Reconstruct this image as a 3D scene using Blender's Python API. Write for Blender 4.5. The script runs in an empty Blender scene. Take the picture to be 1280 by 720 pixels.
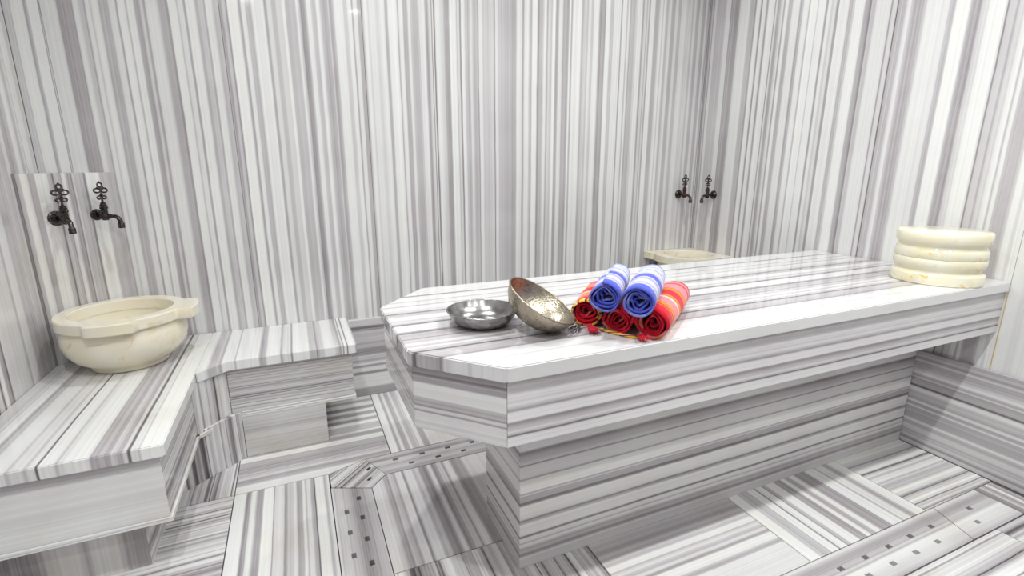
import bpy, bmesh, math, random
from mathutils import Vector, Matrix
R = math.radians
PI = math.pi
scene = bpy.context.scene
C = scene.collection

# ------------------------------------------------------------------ camera
cam_d = bpy.data.cameras.new('camera'); cam = bpy.data.objects.new('camera', cam_d); C.objects.link(cam)
cam_d.sensor_width = 36.0; cam_d.lens = 36.0 * 624.5 / 1280.0; cam_d.clip_start = .02
cam.location = (0, 0, 1.3); cam.rotation_euler = (PI / 2 - .24247, 0, -.40888)
scene.camera = cam
# ------------------------------------------------------------------ world, view
w = bpy.data.worlds.new('world'); scene.world = w; w.use_nodes = True
w.node_tree.nodes['Background'].inputs[0].default_value = (1, 1, 1, 1)
w.node_tree.nodes['Background'].inputs[1].default_value = .3
scene.view_settings.view_transform = 'Standard'; scene.view_settings.look = 'None'
scene.view_settings.gamma = 1; scene.view_settings.use_curve_mapping = False
scene.view_settings.exposure = 0.0

# ------------------------------------------------------------------ room numbers (metres)
XL, XR, YB, YF, ZC = -.981, 2.628, 2.80, -1.6, 3.0
ZT, ZR, ZA = .84, .80, .625            # platform: top, under rim, under apron
ZB, ZBR, ZBA = .476, .434, .216        # bench
ZS = .462                              # skirting height
LAMPS = [(.25, 1.95, .82), (1.70, 1.95, .82), (-.25, .42, 1.20), (1.25, .42, .95), (2.10, .42, .95), (-.25, -.85, .60), (.85, -.85, .55), (1.95, -.85, .60)]    # x, y, share of the light; last three added as fill for front faces
LAMP_W = 16.5

# ------------------------------------------------------------------ helpers
def tag(o, label=None, cat=None, group=None, kind=None):
    if label: o['label'] = label
    if cat: o['category'] = cat
    if group: o['group'] = group
    if kind: o['kind'] = kind
    return o
def link(name, me, mat=None, parent=None):
    o = bpy.data.objects.new(name, me); C.objects.link(o)
    if mat is not None and me is not None:
        me.materials.clear(); me.materials.append(mat)
    if parent is not None: o.parent = parent
    return o
def build(name, bm, mat, parent=None, smooth=None):
    bmesh.ops.recalc_face_normals(bm, faces=bm.faces)
    me = bpy.data.meshes.new(name); bm.to_mesh(me); bm.free()
    if smooth is not None:
        for p in me.polygons: p.use_smooth = True
        if smooth < 180: me.set_sharp_from_angle(angle=R(smooth))
    return link(name, me, mat, parent)
def empty(name, loc=(0, 0, 0), rz=0, rot=None):
    o = bpy.data.objects.new(name, None); C.objects.link(o)
    o.location = loc; o.rotation_euler = rot or (0, 0, rz); o.empty_display_size = .05
    return o
def add_prism(bm, pts, z0, z1, M=None):
    lo = [bm.verts.new((x, y, z0)) for x, y in pts]; hi = [bm.verts.new((x, y, z1)) for x, y in pts]
    n = len(pts)
    bm.faces.new(lo[::-1]); bm.faces.new(hi)
    for i in range(n): bm.faces.new((lo[i], lo[(i + 1) % n], hi[(i + 1) % n], hi[i]))
    if M is not None:
        for v in lo + hi: v.co = M @ v.co
    return lo, hi
def add_box(bm, a, b):
    add_prism(bm, [(a[0], a[1]), (b[0], a[1]), (b[0], b[1]), (a[0], b[1])], a[2], b[2])
def box(name, a, b, mat, parent=None, bev=0.0, seg=1):
    bm = bmesh.new(); add_box(bm, a, b)
    if bev: bmesh.ops.bevel(bm, geom=bm.edges[:], offset=bev, segments=seg, affect='EDGES')
    return build(name, bm, mat, parent, 40 if seg > 1 else None)
def slab(name, pts, z0, z1, mat, parent, top=.016, bot=.006):
    """stone slab with a rounded nosing all round"""
    bm = bmesh.new(); lo, hi = add_prism(bm, pts, z0, z1); s = set(hi); t = set(lo)
    eh = [e for e in bm.edges if e.verts[0] in s and e.verts[1] in s]
    el = [e for e in bm.edges if e.verts[0] in t and e.verts[1] in t]
    ev = [e for e in bm.edges if (e.verts[0] in s) != (e.verts[1] in s)]
    bmesh.ops.bevel(bm, geom=ev, offset=.006, segments=2, affect='EDGES')
    bm.normal_update()
    eh = [e for e in bm.edges if all(abs(v.co.z - z1) < 1e-6 for v in e.verts) and any(abs(f.normal.z) < .5 for f in e.link_faces)]
    bmesh.ops.bevel(bm, geom=eh, offset=top, segments=5, affect='EDGES', clamp_overlap=True)
    if bot:
        el = [e for e in bm.edges if all(abs(v.co.z - z0) < 1e-6 for v in e.verts) and any(abs(f.normal.z) < .5 for f in e.link_faces)]
        bmesh.ops.bevel(bm, geom=el, offset=bot, segments=3, affect='EDGES', clamp_overlap=True)
    return build(name, bm, mat, parent, 50)
def panel_along(name, p, q, z0, z1, th, mat, parent, bev=.0012):
    """upright stone panel, outer face on the line p-q, thickness th to the left of p->q"""
    p = Vector(p); q = Vector(q); d = (q - p).normalized(); n = Vector((-d.y, d.x)) * th
    bm = bmesh.new(); add_prism(bm, [tuple(p), tuple(q), tuple(q + n - d * th), tuple(p + n + d * th)], z0, z1)     # mitred ends
    if bev: bmesh.ops.bevel(bm, geom=bm.edges[:], offset=bev, segments=1, affect='EDGES')
    return build(name, bm, mat, parent)
def add_lathe(bm, prof, n=48, rad=None, M=None):
    """prof: list of (r, z), first and last may have r = 0; rad(theta, r, z) can reshape"""
    rings = []
    for r, z in prof:
        if r < 1e-6: rings.append([bm.verts.new((0, 0, z))]); continue
        ring = []
        for k in range(n):
            a = 2 * PI * k / n; rr = rad(a, r, z) if rad else r
            ring.append(bm.verts.new((rr * math.cos(a), rr * math.sin(a), z)))
        rings.append(ring)
    for A, B in zip(rings, rings[1:]):
        if len(A) == 1 and len(B) == 1: continue
        if len(A) == 1:
            for k in range(n): bm.faces.new((A[0], B[k], B[(k + 1) % n]))
        elif len(B) == 1:
            for k in range(n): bm.faces.new((A[k], A[(k + 1) % n], B[0]))
        else:
            for k in range(n): bm.faces.new((A[k], A[(k + 1) % n], B[(k + 1) % n], B[k]))
    if M is not None:
        for ring in rings:
            for v in ring: v.co = M @ v.co
def add_tube(bm, path, rads, n=10, cap=True, up=Vector((0, 0, 1)), flat=1.0):
    path = [Vector(p) for p in path]
    if not hasattr(rads, '__len__'): rads = [rads] * len(path)
    rings = []; prev = None
    for i, p in enumerate(path):
        d = (path[min(i + 1, len(path) - 1)] - path[max(i - 1, 0)]).normalized()
        s = prev if prev is not None else (up if abs(d.dot(up)) < .95 else Vector((1, 0, 0)))
        a = (s - d * s.dot(d)).normalized(); b = d.cross(a); prev = a
        rings.append([bm.verts.new(p + (a * math.cos(2 * PI * k / n) + b * math.sin(2 * PI * k / n) * flat) * rads[i]) for k in range(n)])
    for A, B in zip(rings, rings[1:]):
        for k in range(n): bm.faces.new((A[k], A[(k + 1) % n], B[(k + 1) % n], B[k]))
    if cap: bm.faces.new(rings[0][::-1]); bm.faces.new(rings[-1])
def add_ring(bm, c, rx, rz, r, n=18, m=8, squash=None, M=None):
    """closed loop in the local xz plane"""
    V = []
    for i in range(n):
        a = 2 * PI * i / n
        ca, sa = math.cos(a), math.sin(a)
        row = []
        for j in range(m):
            b = 2 * PI * j / m
            p = Vector((c[0] + (rx + r * math.cos(b)) * ca, c[1] + r * math.sin(b) * .8, c[2] + (rz + r * math.cos(b)) * sa))
            row.append(bm.verts.new(M @ p if M is not None else p))
        V.append(row)
    for i in range(n):
        for j in range(m):
            bm.faces.new((V[i][j], V[(i + 1) % n][j], V[(i + 1) % n][(j + 1) % m], V[i][(j + 1) % m]))

# ------------------------------------------------------------------ materials
class NT:
    def __init__(s, name):
        s.m = bpy.data.materials.new(name); s.m.use_nodes = True
        s.t = s.m.node_tree; s.b = s.t.nodes['Principled BSDF']
    def n(s, typ, **kw):
        nd = s.t.nodes.new(typ)
        for k, v in kw.items(): setattr(nd, k, v)
        return nd
    def l(s, a, b): s.t.links.new(a, b)
    def val(s, sock, v):
        if isinstance(v, (int, float)): sock.default_value = v
        elif isinstance(v, (tuple, list)): sock.default_value = v
        else: s.l(v, sock)
    def math(s, op, a, b=0.0, c=None, clamp=False):
        nd = s.n('ShaderNodeMath', operation=op, use_clamp=clamp)
        s.val(nd.inputs[0], a); s.val(nd.inputs[1], b)
        if c is not None: s.val(nd.inputs[2], c)
        return nd.outputs[0]
    def noise(s, vec=None, w=None, scale=5, detail=2, rough=.5, dim='3D', dist=0):
        nd = s.n('ShaderNodeTexNoise', noise_dimensions=dim)
        nd.inputs['Scale'].default_value = scale; nd.inputs['Detail'].default_value = detail
        nd.inputs['Roughness'].default_value = rough; nd.inputs['Distortion'].default_value = dist
        if vec is not None: s.l(vec, nd.inputs['Vector'])
        if w is not None: s.val(nd.inputs['W'], w)
        return nd.outputs['Fac']
    def ramp(s, fac, stops, interp='LINEAR'):
        nd = s.n('ShaderNodeValToRGB'); cr = nd.color_ramp; cr.interpolation = interp
        while len(cr.elements) > 1: cr.elements.remove(cr.elements[-1])
        cr.elements[0].position = stops[0][0]; cr.elements[0].color = (*stops[0][1], 1)
        for p, c in stops[1:]:
            e = cr.elements.new(p); e.color = (*c, 1)
        s.val(nd.inputs[0], fac)
        return nd.outputs[0]
    def mix(s, fac, a, b, blend='MIX'):
        nd = s.n('ShaderNodeMix', data_type='RGBA', blend_type=blend)
        s.val(nd.inputs[0], fac)
        s.val(nd.inputs[6], (*a, 1) if isinstance(a, tuple) and len(a) == 3 else a)
        s.val(nd.inputs[7], (*b, 1) if isinstance(b, tuple) and len(b) == 3 else b)
        return nd.outputs[2]
    def bump(s, h, strength=.2, dist=.002):
        nd = s.n('ShaderNodeBump'); nd.inputs['Strength'].default_value = strength; nd.inputs['Distance'].default_value = dist
        s.l(h, nd.inputs['Height']); s.l(nd.outputs[0], s.b.inputs['Normal'])

STRIPE_N = [0]
def stripes(axis, prof=None, span=None, seed=None, white=.5, rough=.13, warm=0.0, freq=1.0, contrast=.8, fine=.13, lift=0.0, gain=1.0):
    """polished zebra marble: bands across `axis` (object space, metres).
    prof = [(t, v)...] known bands, v 0 dark .. 1 white; without it the bands come from layered 1D noise."""
    STRIPE_N[0] += 1
    if seed is None: seed = STRIPE_N[0] * 7.31
    t = NT('zebra_marble_%02d' % STRIPE_N[0])
    tc = t.n('ShaderNodeTexCoord').outputs['Object']
    dot = t.n('ShaderNodeVectorMath', operation='DOT_PRODUCT'); t.l(tc, dot.inputs[0])
    dot.inputs[1].default_value = Vector(axis).normalized()
    n_lo = t.noise(tc, scale=1.3, detail=1); n_hi = t.noise(tc, scale=9, detail=2)
    T = t.math('ADD', dot.outputs['Value'], t.math('MULTIPLY', t.math('SUBTRACT', n_lo, .5), .008 if prof else .03))
    T = t.math('ADD', T, t.math('MULTIPLY', t.math('SUBTRACT', n_hi, .5), .004))
    W = t.math('MULTIPLY_ADD', T, freq, seed)
    f1 = t.noise(w=W, scale=120, detail=1, dim='1D')
    if prof:
        t0, t1 = prof[0][0], prof[-1][0]
        x = t.math('DIVIDE', t.math('SUBTRACT', T, t0), t1 - t0, clamp=True)
        fc = t.n('ShaderNodeFloatCurve'); cu = fc.mapping.curves[0]
        pts = [((a - t0) / (t1 - t0), b) for a, b in prof]
        cu.points[0].location = pts[0]; cu.points[1].location = pts[-1]
        for a, b in pts[1:-1]: cu.points.new(a, b)
        for p in cu.points: p.handle_type = 'VECTOR'
        fc.mapping.update(); t.l(x, fc.inputs['Value'])
        v = t.math('MULTIPLY_ADD', t.math('SUBTRACT', f1, .5), fine * 1.6, fc.outputs[0])
        f2 = t.noise(w=W, scale=45, detail=1, dim='1D')
        v = t.math('MULTIPLY_ADD', t.math('SUBTRACT', f2, .5), fine * 1.2, v)
    else:
        n1 = t.noise(w=W, scale=9, detail=1, dim='1D')
        n2 = t.noise(w=t.math('ADD', W, 31.7), scale=27, detail=2, dim='1D')
        v = t.math('MULTIPLY_ADD', t.math('SUBTRACT', n1, .5), 1.5 * contrast, white)
        v = t.math('MULTIPLY_ADD', t.math('SUBTRACT', n2, .5), 2.2 * contrast, v)
        v = t.math('MULTIPLY_ADD', t.math('SUBTRACT', f1, .5), fine * 2.4, v)
        n3 = t.noise(w=t.math('ADD', W, 77.7), scale=14, detail=0, dim='1D')
        ln = t.math('SUBTRACT', 1.0, t.math('MULTIPLY', t.math('ABSOLUTE', t.math('SUBTRACT', n3, .52)), 30.0), clamp=True)
        v = t.math('MULTIPLY_ADD', ln, -.35, v)
    if gain != 1: v = t.math('MULTIPLY', v, gain)
    if lift: v = t.math('MULTIPLY_ADD', v, 1 - lift, lift)
    along = t.noise(tc, scale=2.2, detail=3)
    v = t.math('MULTIPLY_ADD', t.math('SUBTRACT', along, .5), .22, v, clamp=True)
    col = t.ramp(v, [(0, (.05, .046, .05)), (.18, (.105, .097, .104)), (.30, (.180, .168, .178)), (.42, (.340, .316, .334)), (.50, (.430, .406, .426)), (.60, (.535, .514, .532)), (.75, (.69, .685, .69)), (.92, (.81, .815, .805)), (1, (.86, .865, .845))])
    if warm:
        st = t.noise(tc, scale=4, detail=4)
        col = t.mix(t.math('MULTIPLY', t.ramp(st, [(.45, (0, 0, 0)), (.75, (1, 1, 1))]), warm), col, (.80, .70, .50), 'MULTIPLY')
    t.l(col, t.b.inputs['Base Color'])
    t.b.inputs['Roughness'].default_value = rough
    sm = t.noise(tc, scale=7, detail=4)
    t.l(t.math('MULTIPLY_ADD', sm, .06, rough - .03), t.b.inputs['Roughness'])
    t.b.inputs['Specular IOR Level'].default_value = .5
    return t.m
def plain(name, col, rough=.5, metal=0.0, spec=.5):
    t = NT(name); t.b.inputs['Base Color'].default_value = (*col, 1); t.b.inputs['Roughness'].default_value = rough
    t.b.inputs['Metallic'].default_value = metal; t.b.inputs['Specular IOR Level'].default_value = spec
    n = t.noise(t.n('ShaderNodeTexCoord').outputs['Object'], scale=20, detail=3)
    t.l(t.mix(t.math('MULTIPLY', n, .15), col, tuple(c * .8 for c in col)), t.b.inputs['Base Color'])
    return t.m
def onyx(name, base, vein, amt=.5, scale=9.0, rough=.14):
    t = NT(name); tc = t.n('ShaderNodeTexCoord').outputs['Object']
    cl = t.noise(tc, scale=scale * .45, detail=4, dist=.6)
    col = t.mix(t.ramp(cl, [(.35, (0, 0, 0)), (.7, (1, 1, 1))]), base, tuple(c * k for c, k in zip(base, (.97, .93, .80))))
    sp = t.noise(tc, scale=scale, detail=5, rough=.6, dist=1.2)
    col = t.mix(t.math('MULTIPLY', t.ramp(sp, [(.60, (0, 0, 0)), (.68, (1, 1, 1))]), amt), col, vein)
    gr = t.noise(tc, scale=scale * .6, detail=3, dist=.8)
    col = t.mix(t.math('MULTIPLY', t.ramp(gr, [(.62, (0, 0, 0)), (.8, (1, 1, 1))]), .35), col, (.62, .60, .62))
    t.l(col, t.b.inputs['Base Color']); t.b.inputs['Roughness'].default_value = rough
    t.b.inputs['Subsurface Weight'].default_value = .12; t.b.inputs['Subsurface Radius'].default_value = (.02, .016, .01)
    t.b.inputs['Subsurface Scale'].default_value = .5
    return t.m
GROUT = plain('grout', (.42, .38, .33), .8)
PLASTER = plain('white_plaster', (.82, .82, .80), .7)
CREAM = onyx('cream_marble', (.84, .80, .70), (.66, .46, .18), .35, 9)
YELLOW = onyx('yellow_marble', (.84, .82, .68), (.82, .52, .08), .75, 22, .1)
def metal(name, col, rough, bumps=0.0, scale=60, dark=.5):
    t = NT(name); tc = t.n('ShaderNodeTexCoord').outputs['Object']
    n = t.noise(tc, scale=scale * .5, detail=4); t.b.inputs['Metallic'].default_value = 1
    t.l(t.mix(t.ramp(n, [(.35, (0, 0, 0)), (.65, (1, 1, 1))]), tuple(c * dark for c in col), col), t.b.inputs['Base Color'])
    t.l(t.math('MULTIPLY_ADD', n, .2, rough - .1), t.b.inputs['Roughness'])
    if bumps:
        v = t.n('ShaderNodeTexVoronoi'); v.inputs['Scale'].default_value = scale; t.l(tc, v.inputs['Vector'])
        t.bump(v.outputs['Distance'], bumps, .002)
    return t.m
STEEL = metal('tinned_steel', (.40, .39, .385), .25, .03, 90, .8)
BRASS = metal('worn_nickel', (.47, .415, .33), .30, .30, 160, .8)
BRONZE = metal('dark_bronze', (.115, .098, .094), .28, .25, 150, .45)
BRONZE_RED = metal('reddish_bronze', (.16, .085, .065), .36, .25, 150, .5)

# wall and floor stripe recipes, a few end levels include cast shade
AX, AY, AZ = (1, 0, 0), (0, 1, 0), (0, 0, 1)
PROF = {}
PROF['back_0'] = [(-0.9810, 0.60), (-0.9711, 0.60), (-0.9608, 0.60), (-0.9584, 0.55), (-0.9559, 0.55), (-0.9534, 0.90), (-0.9169, 0.90), (-0.9127, 0.45), (-0.9077, 0.45), (-0.9052, 0.60), (-0.9027, 0.60), (-0.9002, 0.90), (-0.8686, 0.90), (-0.8666, 0.35), (-0.8646, 0.35), (-0.8625, 0.75), (-0.8620, 0.75)]
PROF['back_1'] = [(-0.8620, 0.75), (-0.8443, 0.75), (-0.8363, 0.80), (-0.8115, 0.80), (-0.8035, 0.40), (-0.7857, 0.40), (-0.7839, 0.33), (-0.7822, 0.33), (-0.7804, 0.42), (-0.7664, 0.42), (-0.7611, 0.40), (-0.7558, 0.40), (-0.7505, 0.85), (-0.7393, 0.85), (-0.7313, 0.60), (-0.7188, 0.60), (-0.7161, 0.40), (-0.7134, 0.40), (-0.7107, 0.85), (-0.6977, 0.85), (-0.6941, 0.65), (-0.6904, 0.65), (-0.6868, 0.88), (-0.6708, 0.88), (-0.6628, 0.50), (-0.6532, 0.50), (-0.6452, 0.50), (-0.6338, 0.50), (-0.6258, 0.85), (-0.6103, 0.85), (-0.6063, 0.40), (-0.6024, 0.40), (-0.5985, 0.92), (-0.5768, 0.92), (-0.5728, 0.55), (-0.5688, 0.55), (-0.5649, 0.90), (-0.5459, 0.90), (-0.5399, 0.45), (-0.5329, 0.45), (-0.5289, 0.35), (-0.5248, 0.35), (-0.5208, 0.65), (-0.5132, 0.65), (-0.5082, 0.42), (-0.5031, 0.42), (-0.4980, 0.80), (-0.4637, 0.80), (-0.4596, 0.65), (-0.4555, 0.65), (-0.4514, 0.45), (-0.4286, 0.45), (-0.4244, 0.30), (-0.4202, 0.30), (-0.4160, 0.88), (-0.3887, 0.88), (-0.3845, 0.60), (-0.3803, 0.60), (-0.3761, 0.82), (-0.3639, 0.82), (-0.3585, 0.40), (-0.3532, 0.40), (-0.3479, 0.90), (-0.3194, 0.90), (-0.3129, 0.45), (-0.3064, 0.45), (-0.2999, 0.60), (-0.2858, 0.60), (-0.2814, 0.45), (-0.2770, 0.45), (-0.2727, 0.85), (-0.2525, 0.85), (-0.2445, 0.55), (-0.2224, 0.55), (-0.2220, 0.54)]
PROF['back_2'] = [(-0.2220, 0.54), (-0.2169, 0.40), (-0.2113, 0.40), (-0.2057, 0.60), (-0.1995, 0.60), (-0.1950, 0.35), (-0.1905, 0.35), (-0.1860, 0.95), (-0.1487, 0.95), (-0.1418, 0.45), (-0.1349, 0.45), (-0.1281, 0.88), (-0.1194, 0.88), (-0.1114, 0.50), (-0.0940, 0.50), (-0.0860, 0.88), (-0.0415, 0.88), (-0.0356, 0.40), (-0.0296, 0.40), (-0.0237, 0.75), (-0.0093, 0.75), (-0.0013, 0.55), (0.0098, 0.55), (0.0178, 0.70), (0.0373, 0.70), (0.0433, 0.90), (0.0494, 0.90), (0.0554, 0.50), (0.0634, 0.50), (0.0707, 0.55), (0.0835, 0.55), (0.0896, 0.50), (0.0964, 0.50), (0.1013, 0.85), (0.1063, 0.85), (0.1112, 0.60), (0.1161, 0.60), (0.1211, 0.30), (0.1304, 0.30), (0.1366, 0.45), (0.1428, 0.45), (0.1491, 0.88), (0.1620, 0.88), (0.1700, 0.55), (0.1847, 0.55), (0.1927, 0.85), (0.2033, 0.85), (0.2096, 0.50), (0.2160, 0.50), (0.2224, 0.45), (0.2403, 0.45), (0.2442, 0.60), (0.2480, 0.60), (0.2519, 0.40), (0.2609, 0.40), (0.2648, 0.55), (0.2693, 0.55), (0.2719, 0.85), (0.2745, 0.85), (0.2771, 0.88), (0.3083, 0.88), (0.3163, 0.62), (0.3294, 0.62), (0.3374, 0.88), (0.3499, 0.88), (0.3539, 0.40), (0.3579, 0.40), (0.3619, 0.82), (0.3746, 0.82), (0.3826, 0.45), (0.4000, 0.45)]
PROF['back_3'] = [(0.4000, 0.45), (0.4042, 0.45), (0.4122, 0.85), (0.4251, 0.85), (0.4291, 0.65), (0.4332, 0.65), (0.4373, 0.82), (0.4613, 0.82), (0.4693, 0.70), (0.4861, 0.70), (0.4941, 0.85), (0.5083, 0.85), (0.5163, 0.45), (0.5250, 0.45), (0.5330, 0.92), (0.5719, 0.92), (0.5761, 0.50), (0.5804, 0.50), (0.5846, 0.85), (0.5984, 0.85), (0.6064, 0.45), (0.6246, 0.45), (0.6318, 0.80), (0.6390, 0.80), (0.6462, 0.50), (0.6745, 0.50), (0.6803, 0.55), (0.6862, 0.55), (0.6920, 0.80), (0.7145, 0.80), (0.7225, 0.40), (0.7325, 0.40), (0.7399, 0.70), (0.7495, 0.70), (0.7525, 0.30), (0.7555, 0.30), (0.7585, 0.80), (0.7615, 0.80), (0.7644, 0.25), (0.7697, 0.25), (0.7742, 0.85), (0.7950, 0.85), (0.8030, 0.65), (0.8161, 0.65), (0.8241, 0.40), (0.8466, 0.40), (0.8546, 0.92), (0.8859, 0.92), (0.8890, 0.50), (0.8921, 0.50), (0.8952, 0.70), (0.9037, 0.70), (0.9084, 0.30), (0.9130, 0.30), (0.9177, 0.88), (0.9302, 0.88), (0.9380, 0.55), (0.9485, 0.55), (0.9510, 0.45), (0.9536, 0.45), (0.9561, 0.50), (0.9619, 0.50), (0.9666, 0.75), (0.9760, 0.75), (0.9838, 0.50), (1.0067, 0.50), (1.0099, 0.35), (1.0130, 0.35), (1.0162, 0.85), (1.0345, 0.85), (1.0393, 0.50), (1.0441, 0.50), (1.0489, 0.62), (1.1029, 0.62), (1.1050, 0.48)]
PROF['back_4'] = [(1.1050, 0.48), (1.1061, 0.40), (1.1094, 0.40), (1.1126, 0.75), (1.1266, 0.75), (1.1346, 0.55), (1.1627, 0.55), (1.1707, 0.50), (1.1992, 0.50), (1.2072, 0.45), (1.2361, 0.45), (1.2441, 0.82), (1.2705, 0.82), (1.2773, 0.40), (1.2841, 0.40), (1.2909, 0.82), (1.3143, 0.82), (1.3223, 0.50), (1.3349, 0.50), (1.3429, 0.92), (1.3667, 0.92), (1.3736, 0.30), (1.3806, 0.30), (1.3876, 0.50), (1.4081, 0.50), (1.4161, 0.78), (1.4271, 0.78), (1.4324, 0.40), (1.4377, 0.40), (1.4430, 0.65), (1.4510, 0.65), (1.4581, 0.50), (1.4653, 0.50), (1.4724, 0.85), (1.4827, 0.85), (1.4907, 0.40), (1.5043, 0.40), (1.5123, 0.70), (1.5296, 0.70), (1.5376, 0.42), (1.5551, 0.42), (1.5631, 0.38), (1.5746, 0.38), (1.5801, 0.80), (1.5856, 0.80), (1.5911, 0.40), (1.5967, 0.40), (1.6022, 0.80), (1.6325, 0.80), (1.6405, 0.85), (1.6551, 0.85), (1.6626, 0.45), (1.6701, 0.45), (1.6776, 0.60), (1.6889, 0.60), (1.6965, 0.50), (1.7040, 0.50), (1.7116, 0.75), (1.7192, 0.75), (1.7268, 0.55), (1.7380, 0.55), (1.7460, 0.82), (1.7764, 0.82), (1.7844, 0.40), (1.7950, 0.40)]
PROF['back_5'] = [(1.7950, 0.40), (1.8229, 0.40), (1.8309, 0.88), (1.8542, 0.88), (1.8622, 0.50), (1.8779, 0.50), (1.8859, 0.82), (1.9305, 0.82), (1.9365, 0.40), (1.9425, 0.40), (1.9486, 0.85), (1.9707, 0.85), (1.9768, 0.50), (1.9828, 0.50), (1.9889, 0.80), (1.9950, 0.80), (2.0011, 0.50), (2.0398, 0.50), (2.0460, 0.60), (2.0522, 0.60), (2.0583, 0.82), (2.0843, 0.82), (2.0923, 0.40), (2.1009, 0.40), (2.1089, 0.65), (2.1195, 0.65), (2.1237, 0.45), (2.1279, 0.45), (2.1321, 0.70), (2.1363, 0.70), (2.1405, 0.40), (2.1478, 0.40), (2.1542, 0.85), (2.1808, 0.85), (2.1888, 0.45), (2.2157, 0.45), (2.2221, 0.70), (2.2285, 0.70), (2.2349, 0.85), (2.2425, 0.85), (2.2468, 0.55), (2.2511, 0.55), (2.2554, 0.85), (2.2665, 0.85), (2.2745, 0.50), (2.2882, 0.50), (2.2962, 0.75), (2.3100, 0.75), (2.3180, 0.45), (2.3407, 0.45), (2.3487, 0.75), (2.3627, 0.75), (2.3707, 0.50), (2.3894, 0.50), (2.3950, 0.73)]
PROF['back_6'] = [(2.3950, 0.73), (2.3974, 0.82), (2.4251, 0.82), (2.4331, 0.70), (2.4810, 0.70), (2.4855, 0.50), (2.4901, 0.50), (2.4946, 0.75), (2.5111, 0.75), (2.5191, 0.50), (2.5387, 0.50), (2.5467, 0.78), (2.5617, 0.78), (2.5697, 0.50), (2.5901, 0.50), (2.5971, 0.82), (2.6040, 0.82), (2.6110, 0.50), (2.6181, 0.50), (2.6251, 0.85), (2.6280, 0.85)]
PROF['right_4'] = [(1.0000, 0.90), (1.0209, 0.90), (1.0268, 0.70), (1.0327, 0.70), (1.0385, 0.90), (1.0542, 0.90), (1.0588, 0.60), (1.0633, 0.60), (1.0678, 0.50), (1.1073, 0.50), (1.1136, 0.85), (1.1212, 0.85), (1.1252, 0.60), (1.1292, 0.60), (1.1332, 0.82), (1.1467, 0.82), (1.1547, 0.62), (1.1701, 0.62), (1.1742, 0.45), (1.1784, 0.45), (1.1826, 0.60), (1.2009, 0.60), (1.2043, 0.30), (1.2077, 0.30), (1.2112, 0.85), (1.2146, 0.85), (1.2181, 0.92), (1.2663, 0.92), (1.2690, 0.75), (1.2718, 0.75), (1.2745, 0.65), (1.2928, 0.65), (1.2974, 0.40), (1.3021, 0.40), (1.3067, 0.45), (1.3246, 0.45), (1.3294, 0.60), (1.3341, 0.60), (1.3389, 0.95), (1.3838, 0.95), (1.3908, 0.50), (1.3988, 0.50), (1.4039, 0.55), (1.4089, 0.55), (1.4140, 0.82), (1.4425, 0.82), (1.4505, 0.85), (1.4970, 0.85), (1.5024, 0.60), (1.5079, 0.60), (1.5134, 0.50), (1.5501, 0.50), (1.5558, 0.60), (1.5615, 0.60), (1.5672, 0.80), (1.5787, 0.80), (1.5867, 0.55), (1.6161, 0.55), (1.6196, 0.35), (1.6200, 0.35)]
PROF['right_5'] = [(1.6200, 0.35), (1.6232, 0.35), (1.6268, 0.70), (1.6424, 0.70), (1.6460, 0.40), (1.6497, 0.40), (1.6533, 0.80), (1.6570, 0.80), (1.6606, 0.80), (1.7147, 0.80), (1.7227, 0.60), (1.7399, 0.60), (1.7438, 0.35), (1.7477, 0.35), (1.7516, 0.45), (1.7719, 0.45), (1.7799, 0.92), (1.8217, 0.92), (1.8273, 0.65), (1.8328, 0.65), (1.8383, 0.50), (1.8510, 0.50), (1.8590, 0.85), (1.9026, 0.85), (1.9041, 0.80), (1.9055, 0.80), (1.9070, 0.40), (1.9171, 0.40), (1.9244, 0.75), (1.9355, 0.75), (1.9414, 0.60), (1.9473, 0.60), (1.9533, 0.85), (1.9653, 0.85), (1.9713, 0.45), (1.9774, 0.45), (1.9834, 0.90), (2.0188, 0.90), (2.0220, 0.60), (2.0251, 0.60), (2.0282, 0.92), (2.0655, 0.92), (2.0703, 0.60), (2.0751, 0.60), (2.0800, 0.88), (2.1077, 0.88), (2.1127, 0.50), (2.1176, 0.50), (2.1226, 0.45), (2.1301, 0.45), (2.1367, 0.85), (2.1735, 0.85), (2.1815, 0.50), (2.2012, 0.50), (2.2092, 0.85), (2.2236, 0.85), (2.2289, 0.45), (2.2343, 0.45), (2.2396, 0.80), (2.2500, 0.80)]
PROF['right_6'] = [(2.2500, 0.80), (2.2508, 0.80), (2.2588, 0.45), (2.2738, 0.45), (2.2793, 0.70), (2.2857, 0.70), (2.2893, 0.40), (2.2930, 0.40), (2.2967, 0.85), (2.3358, 0.85), (2.3434, 0.45), (2.3510, 0.45), (2.3586, 0.80), (2.3788, 0.80), (2.3846, 0.40), (2.3904, 0.40), (2.3962, 0.85), (2.4218, 0.85), (2.4278, 0.40), (2.4337, 0.40), (2.4397, 0.55), (2.4690, 0.55), (2.4770, 0.82), (2.5312, 0.82), (2.5392, 0.70), (2.5481, 0.70), (2.5561, 0.40), (2.5782, 0.40), (2.5862, 0.45), (2.6175, 0.45), (2.6255, 0.80), (2.6532, 0.80), (2.6612, 0.60), (2.7359, 0.60), (2.7439, 0.85), (2.7564, 0.85), (2.7612, 0.45), (2.7660, 0.45), (2.7707, 0.60), (2.7791, 0.60), (2.7863, 0.40), (2.7935, 0.40), (2.8000, 0.80)]
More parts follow.
